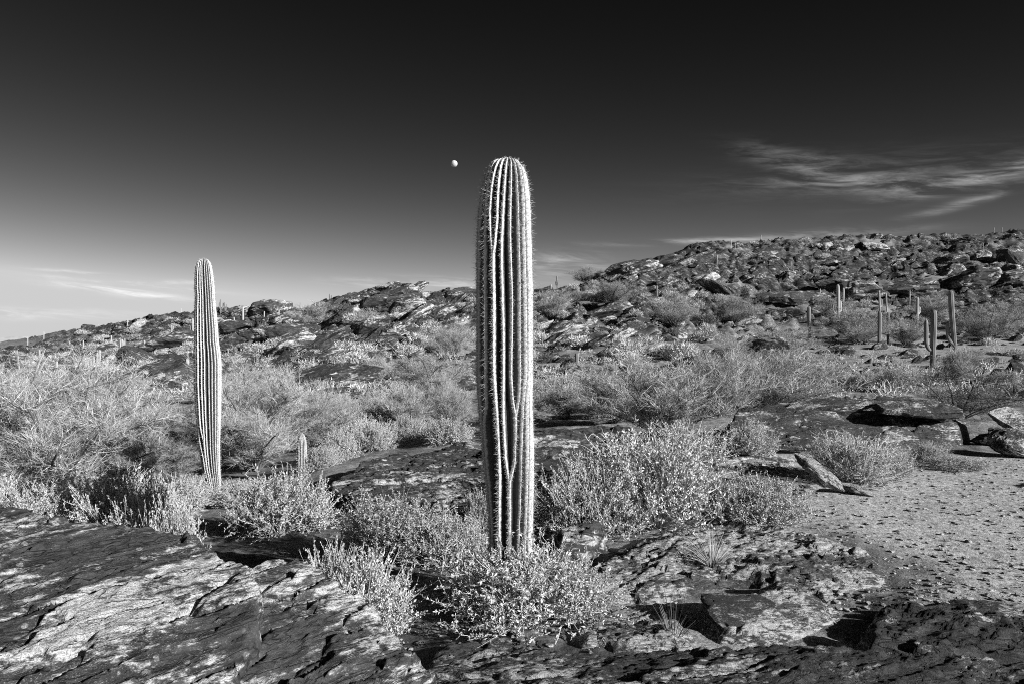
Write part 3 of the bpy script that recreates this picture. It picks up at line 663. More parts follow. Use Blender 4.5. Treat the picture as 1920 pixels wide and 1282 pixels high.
def main_cactus():
    Y = 4.4
    pts = [(1150,957,38),(1100,957,39),(1030,957,40.5),(960,957,43),(900,955,46),(860,953,48.5),(780,949,51),(740,947,52),(700,946,53),(550,946,53),(500,945.5,52.5),(450,945,51.5),(400,946,49.5),(360,947.5,45.5),(335,949,40.5),(320,950,35.5),(310,951,30),(303,952,22),(299,952,13),(297,952,4)]
    path, rad, v = profile(pts, Y, 430)
    base = path[0].copy(); D = math.radians
    tab = {  # rib angle in degrees at image rows; ribs join where two tracks meet
     'A': [(300,-54),(478,-44),(700,-44),(757,-46),(790,-60),(1150,-62)],
     'B': [(300,-36),(350,-35),(420,-32),(478,-24.5),(560,-23),(700,-22),(764,-20),(830,-20),(877,-22),(930,-27),(975,-30),(1150,-30)],
     'B2': [(300,-18),(350,-17),(420,-16),(462,-20),(482,-24),(560,-23),(700,-22),(764,-20),(830,-20),(877,-22),(930,-27),(975,-30),(1150,-30)],
     'C': [(300,-2),(478,-5),(600,-3),(700,-3),(764,-5),(850,-5),(880,-2),(900,0),(975,-3),(1150,-4)],
     'D': [(300,14),(478,14),(600,15),(700,15),(745,17),(772,21),(820,18),(860,14),(895,1),(920,-1),(975,-3),(1150,-4)],
     'E': [(300,31),(478,33),(700,35),(745,31),(775,22),(820,18.5),(860,14.5),(896,1.5),(920,-1),(975,-3),(1150,-4)],
     'F': [(300,48),(478,50),(700,52),(764,41),(877,30),(975,22),(1150,20)],
     'G': [(300,66),(478,67),(700,70),(764,56),(877,49),(975,45),(1150,43)],
     'H': [(300,84),(478,86),(700,88),(764,74),(877,66),(975,64),(1150,64)]}
    trk = []
    for k, L in tab.items():
        L = np.array(L, float); trk.append(np.interp(v, L[:,0], L[:,1]))
    for a0, a1 in ((-72,-78),(-90,-96),(-108,-113),(-126,-130),(-144,-147),(-162,-164),(180,179),(161,160),(142,138),(122,112),(103,88)):
        t = sst(720, 900, v); trk.append(a0+(a1-a0)*t)
    trk = np.array(trk).T+.9*np.c_[[np.sin(v*.021+i*2.1) for i in range(len(tab)+11)]].T
    R = np.radians(trk); ribs = lambda k: R[min(k, len(R)-1)]
    root = empty('saguaro_cactus', base); tag(root, 'tallest nearest saguaro, a single fluted spiny column rising from a leafy bush', 'cactus')
    path = path-base
    def scar(P):
        u = (P[:,0]+base[0])/Y*F+960; vv = 641-(P[:,2]+base[2]-CAMZ)/Y*F; front = P[:,1] < -.05
        nz = fbm(np.c_[u*.12, vv*.05, P[:,1]*20], 4, 77)
        m = ((np.abs(u-953) < 5+4*nz) & (vv > 988) & (vv < 1030)) | ((np.abs(u-935) < 4+4*nz) & (vv > 1002)) | ((np.abs(u-962) < 4) & (vv > 1005) & (vv < 1040))
        return np.where(m & front, .9, 0)
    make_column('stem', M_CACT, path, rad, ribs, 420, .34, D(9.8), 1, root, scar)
    spines(path, rad, ribs, .021, 12, 2, .040, .0013, root, 2200)
def col_cactus(name, label, pts, Y, nribs, n, nth, depth, seed, sp=None, mat=None, ybase=None, group=None):
    path, rad, v = profile(pts, Y, n); base = path[0].copy()
    rs = np.random.RandomState(seed); a0 = rs.uniform(-.2, .2); A = a0+np.arange(nribs)/nribs*2*math.pi+rs.uniform(-.03,.03,nribs)
    # a few ribs join their neighbour lower down
    trk = np.tile(A, (n,1)); z = (v-v.min())/(v.max()-v.min())
    joins = rs.choice(nribs, max(1, nribs//4), replace=False)
    for j in joins:
        h = rs.uniform(.3, .8); t = sst(h-.03, h+.05, z); trk[:,j] = A[j]+t*(2*math.pi/nribs+(A[(j+1) % nribs]-A[j]-2*math.pi/nribs if j+1 < nribs else 0))
    trk += .015*np.sin(z*22+np.arange(nribs)[:,None]).T if False else 0
    ribs = lambda k: trk[min(k, n-1)]
    root = empty('saguaro_cactus', base); tag(root, label, 'cactus', group)
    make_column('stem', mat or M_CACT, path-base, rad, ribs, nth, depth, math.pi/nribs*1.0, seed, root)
    if sp: spines(path-base, rad, ribs, *sp, root)
    return root
main_cactus()
col_cactus('saguaro_cactus', 'slender tall saguaro with narrow pale ribs standing among feathery trees on lower ground',
    [(945,404,8.5),(930,403,9.5),(908,401,12.5),(875,396,16),(840,393,18.3),(780,391,22),(720,389.5,24),(680,389.5,24),(660,388.5,23),(640,387,21.3),(620,386.5,21),(580,385,18.8),(557,384.5,17.4),(540,383.5,17.5),(515,382.5,16),(500,382,14),(492,382,11.5),(487,382,7.5),(484.5,382,3)],
    10.9, 22, 260, 308, .32, 5, (.03, 8, 6, .03, .003))
col_cactus('saguaro_cactus', 'short young saguaro standing in front of the feathery trees beside the slender tall one',
    [(900,566,7.5),(880,566,8),(855,566,9.2),(840,566,9),(828,566,8),(819,566,6),(814,566,3.6),(811,566,1)], float(hit(566, 893)[1]), 18, 90, 144, .22, 9, (.04, 6, 3, .03, .004))
land(945, 900, 'the big cactus'); land(395, 880, 'the slender tall saguaro'); land(566, 880, 'the short young saguaro')
land(1560, 790, 'the long dark ledge'); land(780, 880, 'the broad dark shelf')

# the stand of cacti out on the flats and slopes: u, base row, top row, arms [(side, height fraction, length fraction)], dark skin, label, short name
CACTI = [
 (1519,643,575,[],1,'plain unbranched saguaro alone on the edge of the flats, nearest the rocky spur','the plain lone saguaro'),
 (1572,609,534,[(-1,.25,.2),(1,.32,.2)],0,'bright saguaro with two short low arms in front of a thinner column','the bright armed saguaro'),
 (1580,588,541,[],0,'thin saguaro column half hidden close behind the bright armed one','the thin column behind it'),
 (1538,569,543,[],0,'small thin saguaro upslope between the lone one and the bright armed one','the small upslope saguaro'),
 (1648,653,584,[],1,'dark stout saguaro, larger of a dark pair on the flats','the dark stout saguaro'),
 (1665,643,586,[],1,'dark slim saguaro, thinner of a dark pair on the flats','the dark slim saguaro'),
 (1650,590,547,[(1,.3,.25)],0,'saguaro with one stub arm standing behind the dark stout one','the stub-armed saguaro'),
 (1663,586,551,[],0,'slim saguaro rising behind the dark slim one','the slim saguaro behind'),
 (1705,577,547,[],0,'small slim saguaro upslope of the one with a right-hand stub','the upper slim saguaro'),
 (1719,620,558,[(1,.5,.15)],0,'tall saguaro with a small stub on its right side','the right-stub saguaro'),
 (1748,686,581,[(-1,.28,.42)],1,'saguaro with a long raised left arm, nearest of those on the flats','the long-armed saguaro'),
 (1791,656,545,[(-1,.1,.3)],1,'tallest saguaro on the flats, with a low broken arm on its left','the tallest flats saguaro'),
 (1775,602,582,[],0,'very small saguaro among shrubs beside the tallest one on the flats','the very small saguaro'),
 (1371,466,450,[],0,'thin saguaro on the hill skyline with a shorter one beside it','the skyline pair'),
 (1378,468,456,[],0,'shorter saguaro close beside a thin one on the hill skyline',None),
 (1427,446,437,[],0,'tiny saguaro poking above the left end of the high hilltop','the hilltop cactus'),
 (1344,499,479,[],0,'pale saguaro on the upper slope below the skyline pair','the pale upper-slope saguaro'),
 (1284,478,471,[],0,'tiny saguaro on the rocky skyline where the high hill begins',None),
 (1232,558,536,[],1,'dark saguaro standing alone on the rocky spur face','the dark spur saguaro'),
 (1864,438,428,[],0,'tiny saguaro on the far hilltop skyline, left of two',None),
 (1879,437,427,[],0,'tiny saguaro on the far hilltop skyline, right of two','the far hilltop cacti'),
 (1843,470,459,[],0,'small pale saguaro just under the far hilltop',None),
 (1045,541,517,[(-1,.2,.25)],1,'dark saguaro on the saddle skyline just right of the big cactus','the saddle saguaro'),
 (1033,545,537,[],0,'stubby cactus beside the dark saguaro on the saddle skyline',None),
 (1082,684,662,[],1,'stout barrel-like young saguaro on the rocky slope right of the big cactus','the stout young saguaro'),
 (618,571,552,[(1,.35,.3)],1,'branched saguaro on the skyline left of the central knoll','the knoll skyline saguaro'),
 (656,566,553,[],1,'plain saguaro on the skyline nearest the central knoll',None),
 (591,579,572,[],0,'tiny cactus on the skyline between two branched saguaros',None),
 (565,589,577,[],0,'small slim saguaro on the low skyline beyond the flat-topped outcrop',None),
 (414,588,562,[(1,.3,.4),(-1,.35,.3)],1,'many-armed saguaro on the skyline just right of the slender tall one','the many-armed skyline saguaro'),
 (422,586,567,[(1,.25,.4)],1,'one-armed saguaro close beside the many-armed one on the skyline',None),
 (456,616,576,[],0,'pale straight saguaro below the skyline right of the slender tall one','the pale straight saguaro'),
 (439,613,597,[],0,'short pale saguaro left of the pale straight one',None),
 (495,601,587,[],0,'short pale saguaro in front of the flat-topped skyline outcrop',None),
 (523,594,582,[],0,'small saguaro at the right end of the flat-topped skyline outcrop',None),
 (340,586,578,[],0,'tiny saguaro on the skyline left of the slender tall one',None),
 (239,611,601,[],0,'tiny saguaro alone on the lower left skyline','the lone left skyline cactus'),
 (322,628,611,[(1,.4,.25)],0,'stub-armed saguaro on the dark left hillside','the dark hillside saguaro'),
 (362,641,597,[(-1,.1,.5)],0,'bright saguaro with a left arm close behind the slender tall one','the bright left-armed saguaro'),
 (336,648,631,[(1,.15,.6)],0,'saguaro split into two equal columns on the left hillside','the twin-column saguaro'),
 (350,644,632,[],0,'short saguaro between the twin-column one and the bright left-armed one',None),
 (271,656,638,[],0,'single pale saguaro left of the twin-column one','the single pale saguaro'),
 (209,653,629,[(-1,.2,.4)],0,'pale one-armed saguaro beside the candelabra one','the pale one-armed saguaro'),
 (229,661,636,[(1,.15,.7),(-1,.15,.6),(1,.3,.4)],0,'candelabra saguaro with several raised arms on the left hillside','the candelabra saguaro'),
 (156,658,638,[],0,'pale slim saguaro left of the candelabra one',None),
 (82,641,622,[],0,'saguaro on the far left skyline, taller of two','the far left skyline saguaro'),
 (52,649,632,[],0,'saguaro on the far left skyline, shorter of two',None),
 (75,673,656,[],0,'stout bright saguaro, larger of a close pair at the far left','the bright far left pair'),
 (81,674,661,[],0,'stout bright saguaro, smaller of a close pair at the far left',None),
 (107,688,677,[],0,'short pale saguaro on the left flats just right of the bright pair',None),
 (170,688,671,[],0,'leftmost saguaro of a tight clump on the left flats',None),
 (176,688,668,[],0,'middle saguaro of a tight clump on the left flats','the clump of saguaros'),
 (182,688,661,[],0,'tallest saguaro of a tight clump on the left flats',None),
 (188,679,656,[],0,'saguaro just behind the tight clump on the left flats',None),
 (201,684,674,[],0,'short saguaro at the right end of the tight clump on the left flats',None),
 (239,679,657,[],0,'slim pale saguaro standing below the candelabra one','the slim saguaro below the candelabra'),
 (353,718,672,[],0,'bright stout saguaro in front of a rock, left of the slender tall one','the bright stout saguaro'),
]
def far_cactus(u, vb, vt, arms, dark, label, seed):
    p = hit(u, vb, 30); Y = p[1]; h = max((vb-vt)/F*Y, .4); rs = np.random.RandomState(seed)
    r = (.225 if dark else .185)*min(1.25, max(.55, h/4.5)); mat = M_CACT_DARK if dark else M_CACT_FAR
    n = 26; t = np.linspace(0, 1, n); tz = 1-(1-t)**1.4; nr_ = 16
    def rads(r): return r*np.interp(t, [0,.3,.7,.9,.97,1], [.8,.95,1.05,.9,.6,.12])
    ribs = lambda k: np.arange(nr_)/nr_*2*math.pi
    path = np.c_[np.sin(t*2)*.02*h*rs.normal(), np.zeros(n), -.3+tz*(h+.3)]
    root = empty('saguaro_cactus', p); tag(root, label, 'cactus', 'saguaros on the flats and slopes'); root.rotation_euler = (0, rs.normal()*.02, 0)
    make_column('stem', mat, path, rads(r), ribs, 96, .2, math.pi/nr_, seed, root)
    for side, hf, lf in arms:
        ra = r*.72; s = np.linspace(0, 1, n); x0 = r*.6; w = r*1.35+.04
        a = s[:, None]; L = h*lf
        el1 = np.array([side*x0, 0, h*hf]); e2 = np.array([side*(x0+w), rs.normal()*.1, h*hf+.05]); e3 = np.array([side*(x0+w*1.05), rs.normal()*.15, h*hf+.3+L*.3]); e4 = e3+[side*.03, 0, L*.8]
        P = np.concatenate([bez(el1, e2, e3, n//2), np.linspace(e3, e4, n-n//2+1)[1:]])
        make_column('arm', mat, P, rads(ra), ribs, 80, .2, math.pi/nr_, seed+1, root)
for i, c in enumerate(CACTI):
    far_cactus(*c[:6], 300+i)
    if c[6]: land(c[0], c[1], c[6])

# ------------------------------------------------------------------ named shrubs and trees
BB = [make_brittlebush(1, .46, .46, 200, 5, 17, .0215), make_brittlebush(2, .42, .36, 150, 5, 16, .022, 30), make_brittlebush(3, .5, .52, 200, 5, 17, .0215, 8, .5)]
PV = [make_palo(11, 1.5, 2.2, 14, 17, 22, .23), make_palo(12, 1.4, 2.3, 13, 18, 22, .23, up=.6), make_palo(13, 1.7, 1.9, 15, 16, 22, .22, up=.25)]
CR = [make_palo(21, .8, 1.2, 13, 13, 13, .22, up=.9, thick=.006, inner=.1), make_palo(22, .9, 1.1, 13, 13, 13, .24, up=.7, thick=.006, lean=(.35,0,0), inner=.1)]
DK = make_palo(31, 1.1, 1.7, 6, 9, 12, .3, M_DARKLEAF, .3, .008)
TU = make_tuft(41, .22, .34, 150, M_STRAW); TD = make_tuft(42, .13, .24, 60, M_DARKLEAF, .3); OCO = make_wands(43, 14, 3.2, 1.7)
FS = [far_shrub(51), far_shrub(52), far_shrub(53, 120), far_shrub(54, 150, M_PALO), far_shrub(55, 130, M_DARKLEAF)]
PROTO = BB+PV+CR+[DK, TU, TD, OCO]+FS
rnd = random.Random(5)
def size_of(root):
    me = (root if root.type == 'MESH' else [c for c in root.children if c.name.startswith('foliage')][0]).data
    a = np.empty(len(me.vertices)*3, np.float32); me.vertices.foreach_get('co', a); a = a.reshape(-1,3)
    return float(np.percentile(np.abs(a[:,0]), 96)), float(np.percentile(a[:,2], 98.5))
def plant(proto, name, u, vb, wpx, hpx, label, cat, group=None, Y=None, z=None, dims=None, rz=None, sq=True):
    """put a copy of a plant so that it stands on the ground seen at u, vb and is wpx by hpx photo pixels"""
    p = hit(u, vb) if Y is None else np.array([(u-960)/F*Y, Y, 0.0])
    if Y is not None: p[2] = float(gz(p[0], p[1])[0]) if z is None else z
    k = p[1]/F; W, H = size_of(proto)
    hpx = max((CAMZ+(641-(vb-hpx))*k-p[2])/k, hpx*.8)          # the top stands where the photograph has it
    r = dup(proto, p, (0, 0, rnd.uniform(0, 6.28) if rz is None else rz), (wpx*k/2/W, wpx*k/2/W, hpx*k/H))
    r.name = name; tag(r, label, cat, group); return r
D_BB = [(.5,.5),(.46,.42),(.56,.58)]; D_PV = [(1.6,2.35),(1.5,2.5),(1.8,2.0)]; D_CR = [(.9,1.4),(1.05,1.3)]
def bb(i, u, vb, w, h, label, **k): return plant(BB[i], 'brittlebush_shrub', u, vb, w, h, label, 'shrub', 'silvery leafy shrubs', dims=D_BB[i], **k)
def pv(i, u, vb, w, h, label, **k): return plant(PV[i], 'palo_verde_tree', u, vb, w, h, label, 'tree', 'feathery trees', dims=D_PV[i], **k)
def cr(i, u, vb, w, h, label, **k): return plant(CR[i], 'creosote_shrub', u, vb, w, h, label, 'shrub', 'wispy upswept shrubs', dims=D_CR[i], **k)
# near
bb(0, 980, 1168, 295, 138, 'dense silvery bush wrapped round the foot of the big cactus', Y=4.12)
bb(0, 1065, 1165, 170, 105, 'low leafy bush adjoining the right side of the bush at the big cactus base', Y=4.25)
bb(1, 685, 1150, 180, 98, 'silvery bush with bare flower stalks behind the pale streaked rock ledge', Y=3.95)
bb(1, 620, 1090, 120, 55, 'small stalky bush peeping over the pale streaked rock ledge', Y=4.3)
bb(2, 735, 1035, 190, 98, 'leafy bush in front of the broad dark shelf, larger of two', Y=5.7)
bb(0, 835, 1050, 170, 80, 'leafy bush left of the big cactus base, lower of two', Y=5.4)
bb(1, 900, 985, 60, 60, 'small sprig-like bush close against the left side of the big cactus', Y=6.2)
bb(0, 535, 1015, 165, 125, 'round silvery bush right of the slender tall saguaro base', Y=7.2)
bb(2, 455, 950, 100, 48, 'leafy bush growing against the right foot of the slender tall saguaro', Y=9.4)
bb(1, 215, 985, 150, 95, 'stalky silvery bush on the far rim of the large whaleback rock', Y=7.4)
bb(0, 280, 990, 130, 84, 'silvery bush behind the middle of the large whaleback rock rim', Y=7.0)
bb(0, 318, 992, 110, 44, 'low pale bush crouched on the rim of the large whaleback rock', Y=4.9)
bb(2, 90, 965, 150, 58, 'low silvery bush at the far left rim of the large whaleback rock', Y=7.6)
bb(2, 335, 950, 110, 52, 'silvery bush left of the slender tall saguaro base', Y=9.0)
bb(1, 20, 955, 120, 55, 'silvery bush at the extreme left above the whaleback rock', Y=8.2)
# right of the big cactus
bb(2, 1100, 985, 170, 108, 'silvery bush right of the big cactus in front of the flat ledge', Y=6.0)
bb(0, 1225, 985, 225, 158, 'largest bright silvery bush, filling the middle ground right of the big cactus', Y=6.25)
bb(1, 1190, 900, 240, 75, 'upper silvery bush rising behind the largest bright one', Y=7.4)
bb(2, 1330, 975, 150, 88, 'dense silvery bush joined to the right side of the largest bright one', Y=6.4)
bb(0, 1430, 985, 150, 85, 'stemmy silvery bush before the tilted slab at the gravel edge', Y=6.2)
bb(0, 1040, 975, 90, 70, 'small bush half hidden behind the right side of the big cactus', Y=6.3)
bb(1, 1280, 850, 170, 50, 'silvery bush at the left end of the long dark ledge', Y=9.6)
bb(2, 1600, 905, 145, 84, 'rounded silvery bush beside the gravel clearing in front of the long dark ledge', Y=8.1)
bb(1, 1675, 888, 70, 45, 'small bush at the right foot of the rounded one beside the gravel', Y=8.5)
bb(1, 1408, 838, 90, 42, 'low pale bush at the foot of the long dark ledge, by the round boulder', Y=9.8)
bb(1, 1745, 865, 60, 34, 'thin stalky bush under the right end of the long dark ledge', Y=9.4)
bb(1, 1790, 880, 110, 22, 'dark low bush on the shaded edge of the gravel clearing', Y=8.9)
tu = plant(TU, 'bunch_grass', 1335, 1085, 100, 75, 'pale dry grass tuft on the flaking bedrock apron', 'grass', dims=(.24,.34), Y=4.85, z=.05); tu['kind'] = 'thing'
tu = plant(TD, 'bunch_grass', 1262, 1190, 75, 75, 'dark spiky grass tuft beside the wedge of smooth rock', 'grass', dims=(.15,.24), Y=3.75, z=.0); tu['kind'] = 'thing'
# feathery trees on the left
pv(0, 90, 935, 330, 250, 'feathery tree with a dark hollow at its base at the left edge', Y=10.5)
pv(1, 30, 900, 220, 200, 'feathery tree behind the one with the dark hollow at the left edge', Y=13.0)
pv(2, 200, 925, 240, 190, 'feathery tree crossed by the shadow of the slender tall saguaro', Y=12.7)
pv(1, 120, 870, 260, 170, 'pale feathery tree behind the left group', Y=15.5)
pv(0, 320, 930, 150, 100, 'low feathery tree left of the slender tall saguaro', Y=12.6)
pv(1, 475, 905, 200, 210, 'feathery tree right behind the slender tall saguaro', Y=13.2)
pv(2, 560, 895, 190, 150, 'feathery tree behind the short young saguaro', Y=15.0)
pv(0, 430, 860, 170, 165, 'tall feathery tree seen past the right side of the slender tall saguaro', Y=17.5)
pv(1, -60, 930, 240, 240, 'feathery tree cut by the left edge of the view', Y=11.5)
pv(2, 610, 850, 130, 95, 'small feathery tree at the left end of the broad dark shelf', Y=17.5)
# middle distance
bb(0, 640, 842, 60, 32, 'little bush just above the left end of the broad dark shelf', Y=12.6)
bb(2, 702, 826, 75, 34, 'little bush on the bare soil behind the broad dark shelf, second from its left end', Y=13.4)
bb(1, 768, 812, 60, 30, 'little bush on the bare soil behind the middle of the broad dark shelf', Y=14.2)
bb(0, 842, 828, 80, 42, 'rounded bush on the bare soil between the broad dark shelf and the big cactus', Y=13.2)
bb(2, 606, 868, 60, 30, 'little bush right of the short young saguaro', Y=11.8)
pv(1, 808, 745, 125, 78, 'pale feathery tree in the middle distance left of the big cactus')
pv(2, 850, 668, 90, 60, 'feathery tree on the slope below the central knoll')
cr(1, 1430, 770, 230, 100, 'broad wind-combed wispy shrub in the middle right distance', rz=0)
cr(1, 1340, 778, 150, 110, 'wispy shrub left of the broad wind-combed one', rz=.2)
cr(0, 1235, 800, 190, 110, 'tall wispy shrub behind the flat ledge right of the big cactus', Y=12.5)
cr(0, 1150, 780, 150, 80, 'wispy shrub behind the left of the tall wispy one', Y=15)
cr(0, 1060, 785, 110, 60, 'greyish wispy shrub seen just past the right side of the big cactus')
cr(1, 1490, 740, 150, 80, 'wispy shrub in front of the plain lone saguaro')
pv(2, 1265, 613, 85, 62, 'round feathery tree on the rocky spur')
pv(0, 1380, 605, 75, 48, 'feathery tree at the foot of the rocky spur')
pv(1, 1455, 680, 120, 66, 'dark-based feathery tree left of the plain lone saguaro')
pv(2, 1370, 690, 90, 58, 'feathery tree in the gully below the rocky spur')
pv(0, 1608, 645, 100, 66, 'round feathery tree between the bright armed and dark stout saguaros')
pv(1, 1700, 648, 75, 55, 'feathery tree right of the dark slim saguaro')
pv(2, 1850, 640, 130, 62, 'wide feathery tree right of the tallest saguaro on the flats')
pv(0, 1745, 600, 80, 45, 'feathery tree behind the tallest saguaro on the flats')
pv(1, 1560, 600, 60, 45, 'feathery tree at the foot of the dark cliff band')
pv(2, 1815, 690, 90, 32, 'low feathery tree at the foot of the tallest saguaro on the flats')
pv(2, 1930, 620, 110, 60, 'feathery tree at the right edge of the flats')
pv(1, 1150, 575, 80, 50, 'feathery tree on the slope under the spur crest')
pv(0, 1040, 600, 70, 55, 'feathery tree on the saddle right of the big cactus')
pv(2, 1100, 532, 60, 28, 'feathery tree on the crest at the start of the spur')
pv(1, 590, 615, 70, 45, 'feathery tree on the slope left of the central knoll')
pv(0, 690, 620, 50, 36, 'little feathery tree below the central knoll')
dk = plant(DK, 'palo_verde_tree', 1790, 770, 170, 75, 'open dark-stemmed tree above the long dark ledge', 'tree', 'feathery trees', dims=(1.2,1.9), Y=14.5)
dk = plant(DK, 'palo_verde_tree', 1900, 745, 120, 45, 'dark open tree at the right edge beyond the long dark ledge', 'tree', 'feathery trees', dims=(1.2,1.9), Y=20)
o = plant(OCO, 'ocotillo_plant', 45, 750, 85, 95, 'fan of long thin ocotillo wands above the left feathery trees', 'plant', dims=(1.7,3.2), Y=24)
o = plant(OCO, 'ocotillo_plant', 150, 690, 60, 32, 'small fan of ocotillo wands below the clump of saguaros', 'plant', dims=(1.7,3.2))

# ------------------------------------------------------------------ named rocks
R = math.radians
def rk(shape, u, vb, wpx, rot, label, sq=(1,1,1), Y=None, up=.25, mat=None, name='boulder'):
    p = hit(u, vb) if Y is None else np.array([(u-960)/F*Y, Y, float(gz((u-960)/F*Y, Y)[0])])
    s = wpx/2*p[1]/F; p[2] += s*up
    return boulder(name, p, s, tuple(R(a) for a in rot), shape, label, 'rock', None, sq, mat)
rk(2, 1540, 925, 118, (14, 34, -14), 'tilted grey slab propped on a boulder at the gravel edge', (1,.8,1.0), 7.5, .55, M_ROCK_PALE, 'slab_boulder')
rk(1, 1512, 938, 68, (0, 0, 20), 'pale rounded boulder under the tilted slab', (1,1,.85), 7.3, .3, M_ROCK_PALE)
rk(5, 1612, 930, 85, (0, 14, -18), 'flat stone lying on the gravel beside the tilted slab', (1,.8,.6), 7.4, .12, M_ROCK_PALE)
rk(8, 1420, 812, 66, (5, -14, 10), 'small block perched against the left end of the long dark ledge', (1,.8,.8), 10.15, .75, M_ROCK_PALE)
rk(2, 1912, 792, 110, (40, 22, -24), 'leaning pale slab propped at the right edge, upper of two', (1,1.0,.9), 10.6, .7, M_ROCK_PALE, 'slab_boulder')
rk(3, 1905, 842, 120, (40, 18, -25), 'leaning dark slab on the ground at the right edge, lower of two', (1,.9,.8), 9.8, .35, M_ROCK, 'slab_boulder')
rk(3, 1850, 812, 60, (0, 8, 0), 'dark block wedged between the ledge and the leaning slabs', (1,.8,1), 10.8, .3, M_ROCK_BLK)
rk(0, 1340, 972, 80, (0, 4, 8), 'long flat pale stone lying along the upper rim of the bedrock apron', (1,.45,.3), 6.2, .12, M_ROCK_PALE)
rk(7, 1735, 812, 190, (18, 4, 4), 'broad overhanging slab capping the right end of the long dark ledge', (1,.7,.9), 10.75, .75, M_ROCK_BLK, 'slab_boulder')
rk(2, 1560, 782, 170, (12, -6, -6), 'thick layered slab lying on the middle of the long dark ledge', (1,.7,.7), 11.1, .8, M_ROCK, 'slab_boulder')
rk(5, 1655, 768, 120, (14, 8, 10), 'wedge-shaped slab at the back of the long dark ledge', (1,.8,.8), 11.6, .9, M_ROCK, 'slab_boulder')
rk(4, 1500, 838, 90, (0, -5, 5), 'low dark block at the foot of the long dark ledge', (1,.8,.8), 10.0, .3, M_ROCK_BLK)
rk(6, 1385, 1182, 190, (0, 6, 10), 'dark rounded boulder sunk in the hollow beside the wedge of smooth rock', (1,.8,.62), 3.95, .18, M_ROCK_BLK)
rk(8, 1160, 1098, 90, (6, -16, 30), 'pale flake of rock standing at the left of the bedrock apron', (1,.6,.5), 4.7, .2, M_ROCK_PALE)
# slabs of the knoll and outcrops: shape, u, base row, width px, tilt deg (rising to the right), label
for s, u, vb, w, t, lab in [
 (0,738,570,120,-9,'topmost dark slab of the central knoll'), (7,730,553,80,-9,'thin slab crowning the central knoll'), (2,790,562,70,-8,'slab on the right shoulder of the central knoll top'), (5,700,580,85,-22,'tilted slab on the left shoulder of the central knoll'),
 (7,770,610,130,-33,'long steep tilted slab across the central knoll face'), (2,690,625,110,-28,'tilted slab low on the left of the central knoll'), (4,650,600,70,-25,'narrow tilted slab at the left foot of the central knoll'),
 (5,820,600,90,-25,'tilted slab on the right side of the central knoll'), (8,730,650,60,-20,'squarish block under the steep tilted slab of the knoll'), (7,850,620,80,-15,'low slab at the right foot of the central knoll'),
 (1,872,560,75,-6,'dark rounded crag on the skyline left behind the big cactus'), (0,905,572,70,-10,'crag on the skyline hidden partly by the big cactus'),
 (2,600,660,120,-28,'broad tilted slab on the slope left of the central knoll'), (7,560,655,100,-25,'tilted slab left of the broad one on the slope'), (5,640,690,90,-35,'steep slab standing in the slope below the broad one'),
 (3,500,592,90,-5,'flat-topped dark outcrop on the left skyline'), (6,458,585,26,0,'round boulder balanced on the left skyline'), (2,430,625,110,-8,'dark slab right behind the slender tall saguaro'),
 (2,530,640,160,-6,'wide dark slab under the flat-topped outcrop'), (7,330,655,130,-14,'long dark slab left of the slender tall saguaro'), (5,265,690,110,28,'dark slab dipping to the right on the left slope'),
 (7,230,725,150,-8,'flat streaked slab above the left feathery trees'), (4,222,735,26,55,'upright black stone standing on the flat streaked slab'), (2,630,728,210,-8,'broad flat dark slab in the middle distance between the tall cacti'),
 (8,340,735,50,30,'blocky dark stone by the bright stout saguaro'), (3,700,680,70,-10,'rounded dark slab in the middle distance below the knoll'), (5,745,725,60,-5,'dark flat stone beside the pale feathery tree'),
 (5,1185,520,130,-16,'dark crag at the crest where the spur begins'), (5,1240,505,100,-16,'dark slab higher along the spur crest'), (2,1300,500,100,-20,'dark slab on the upper spur crest'),
 (7,1140,600,120,-22,'tilted slab on the spur face right of the big cactus'), (5,1070,635,90,-18,'tilted slab on the lower slope right of the big cactus'), (2,1110,655,90,-26,'steep slab near the stout young saguaro'),
 (8,1190,620,60,-10,'block at the foot of the spur face'), (7,1350,555,90,28,'slab dipping right on the spur flank'), (2,1230,660,70,-12,'pale low slab in the gully mouth'),
 (2,1480,572,130,-4,'black cliff band above the flats, left part'), (5,1590,562,150,-3,'black cliff band above the flats, middle part'), (7,1700,560,150,-6,'black cliff band above the flats, right part'),  # cliff band: its shadow is put into the black rock colour
 (3,1820,540,120,-8,'large dark crag on the right hillside'), (6,1900,495,70,0,'great dark round boulder near the right edge of the hill'), (2,1880,530,100,-12,'dark slab under the great round boulder'),
 (5,1640,470,60,-4,'flat pale crag near the hilltop'), (3,1780,500,80,-8,'dark crag on the upper right hillside'), (7,1560,500,90,-10,'dark slab across the middle of the high hill'),
 (2,1010,620,70,-20,'slab just past the right side of the big cactus'), (5,1020,790,40,0,'small flat stone beside the big cactus behind the ledge'), (3,1440,780,60,-6,'grey stone behind the long dark ledge')]:
    rk(s, u, vb, w, (rnd.uniform(-8,14), t, rnd.uniform(-18,18)), lab, (1, rnd.uniform(.8,1.2), rnd.uniform(.75,1.05)), None, .22, M_ROCK_PALE if 'pale' in lab else ((M_ROCK_BLK if 'black' in lab else M_ROCK) if ('dark' in lab or 'black' in lab) else (M_ROCK if rnd.random() < .6 else M_ROCK_PALE)), 'slab_boulder' if s in (2,5,7) else 'boulder')
for u, v, s in ((742,545,'the central knoll'),(500,580,'the flat-topped outcrop'),(1590,560,'the shadow-black cliff band'),(1820,535,'the large dark crag'),(1900,480,'the great round boulder'),(1180,505,'the crag at the spur crest'),(230,720,'the flat streaked slab'),(630,715,'the broad flat slab'),(1430,745,'the wind-combed shrub'),(808,720,'the pale feathery tree'),(1265,590,'the feathery tree on the spur'),(1640,462,'the flat pale crag'),(1560,490,'the slab across the high hill'),(1850,615,'the wide feathery tree')): land(u, v, s)
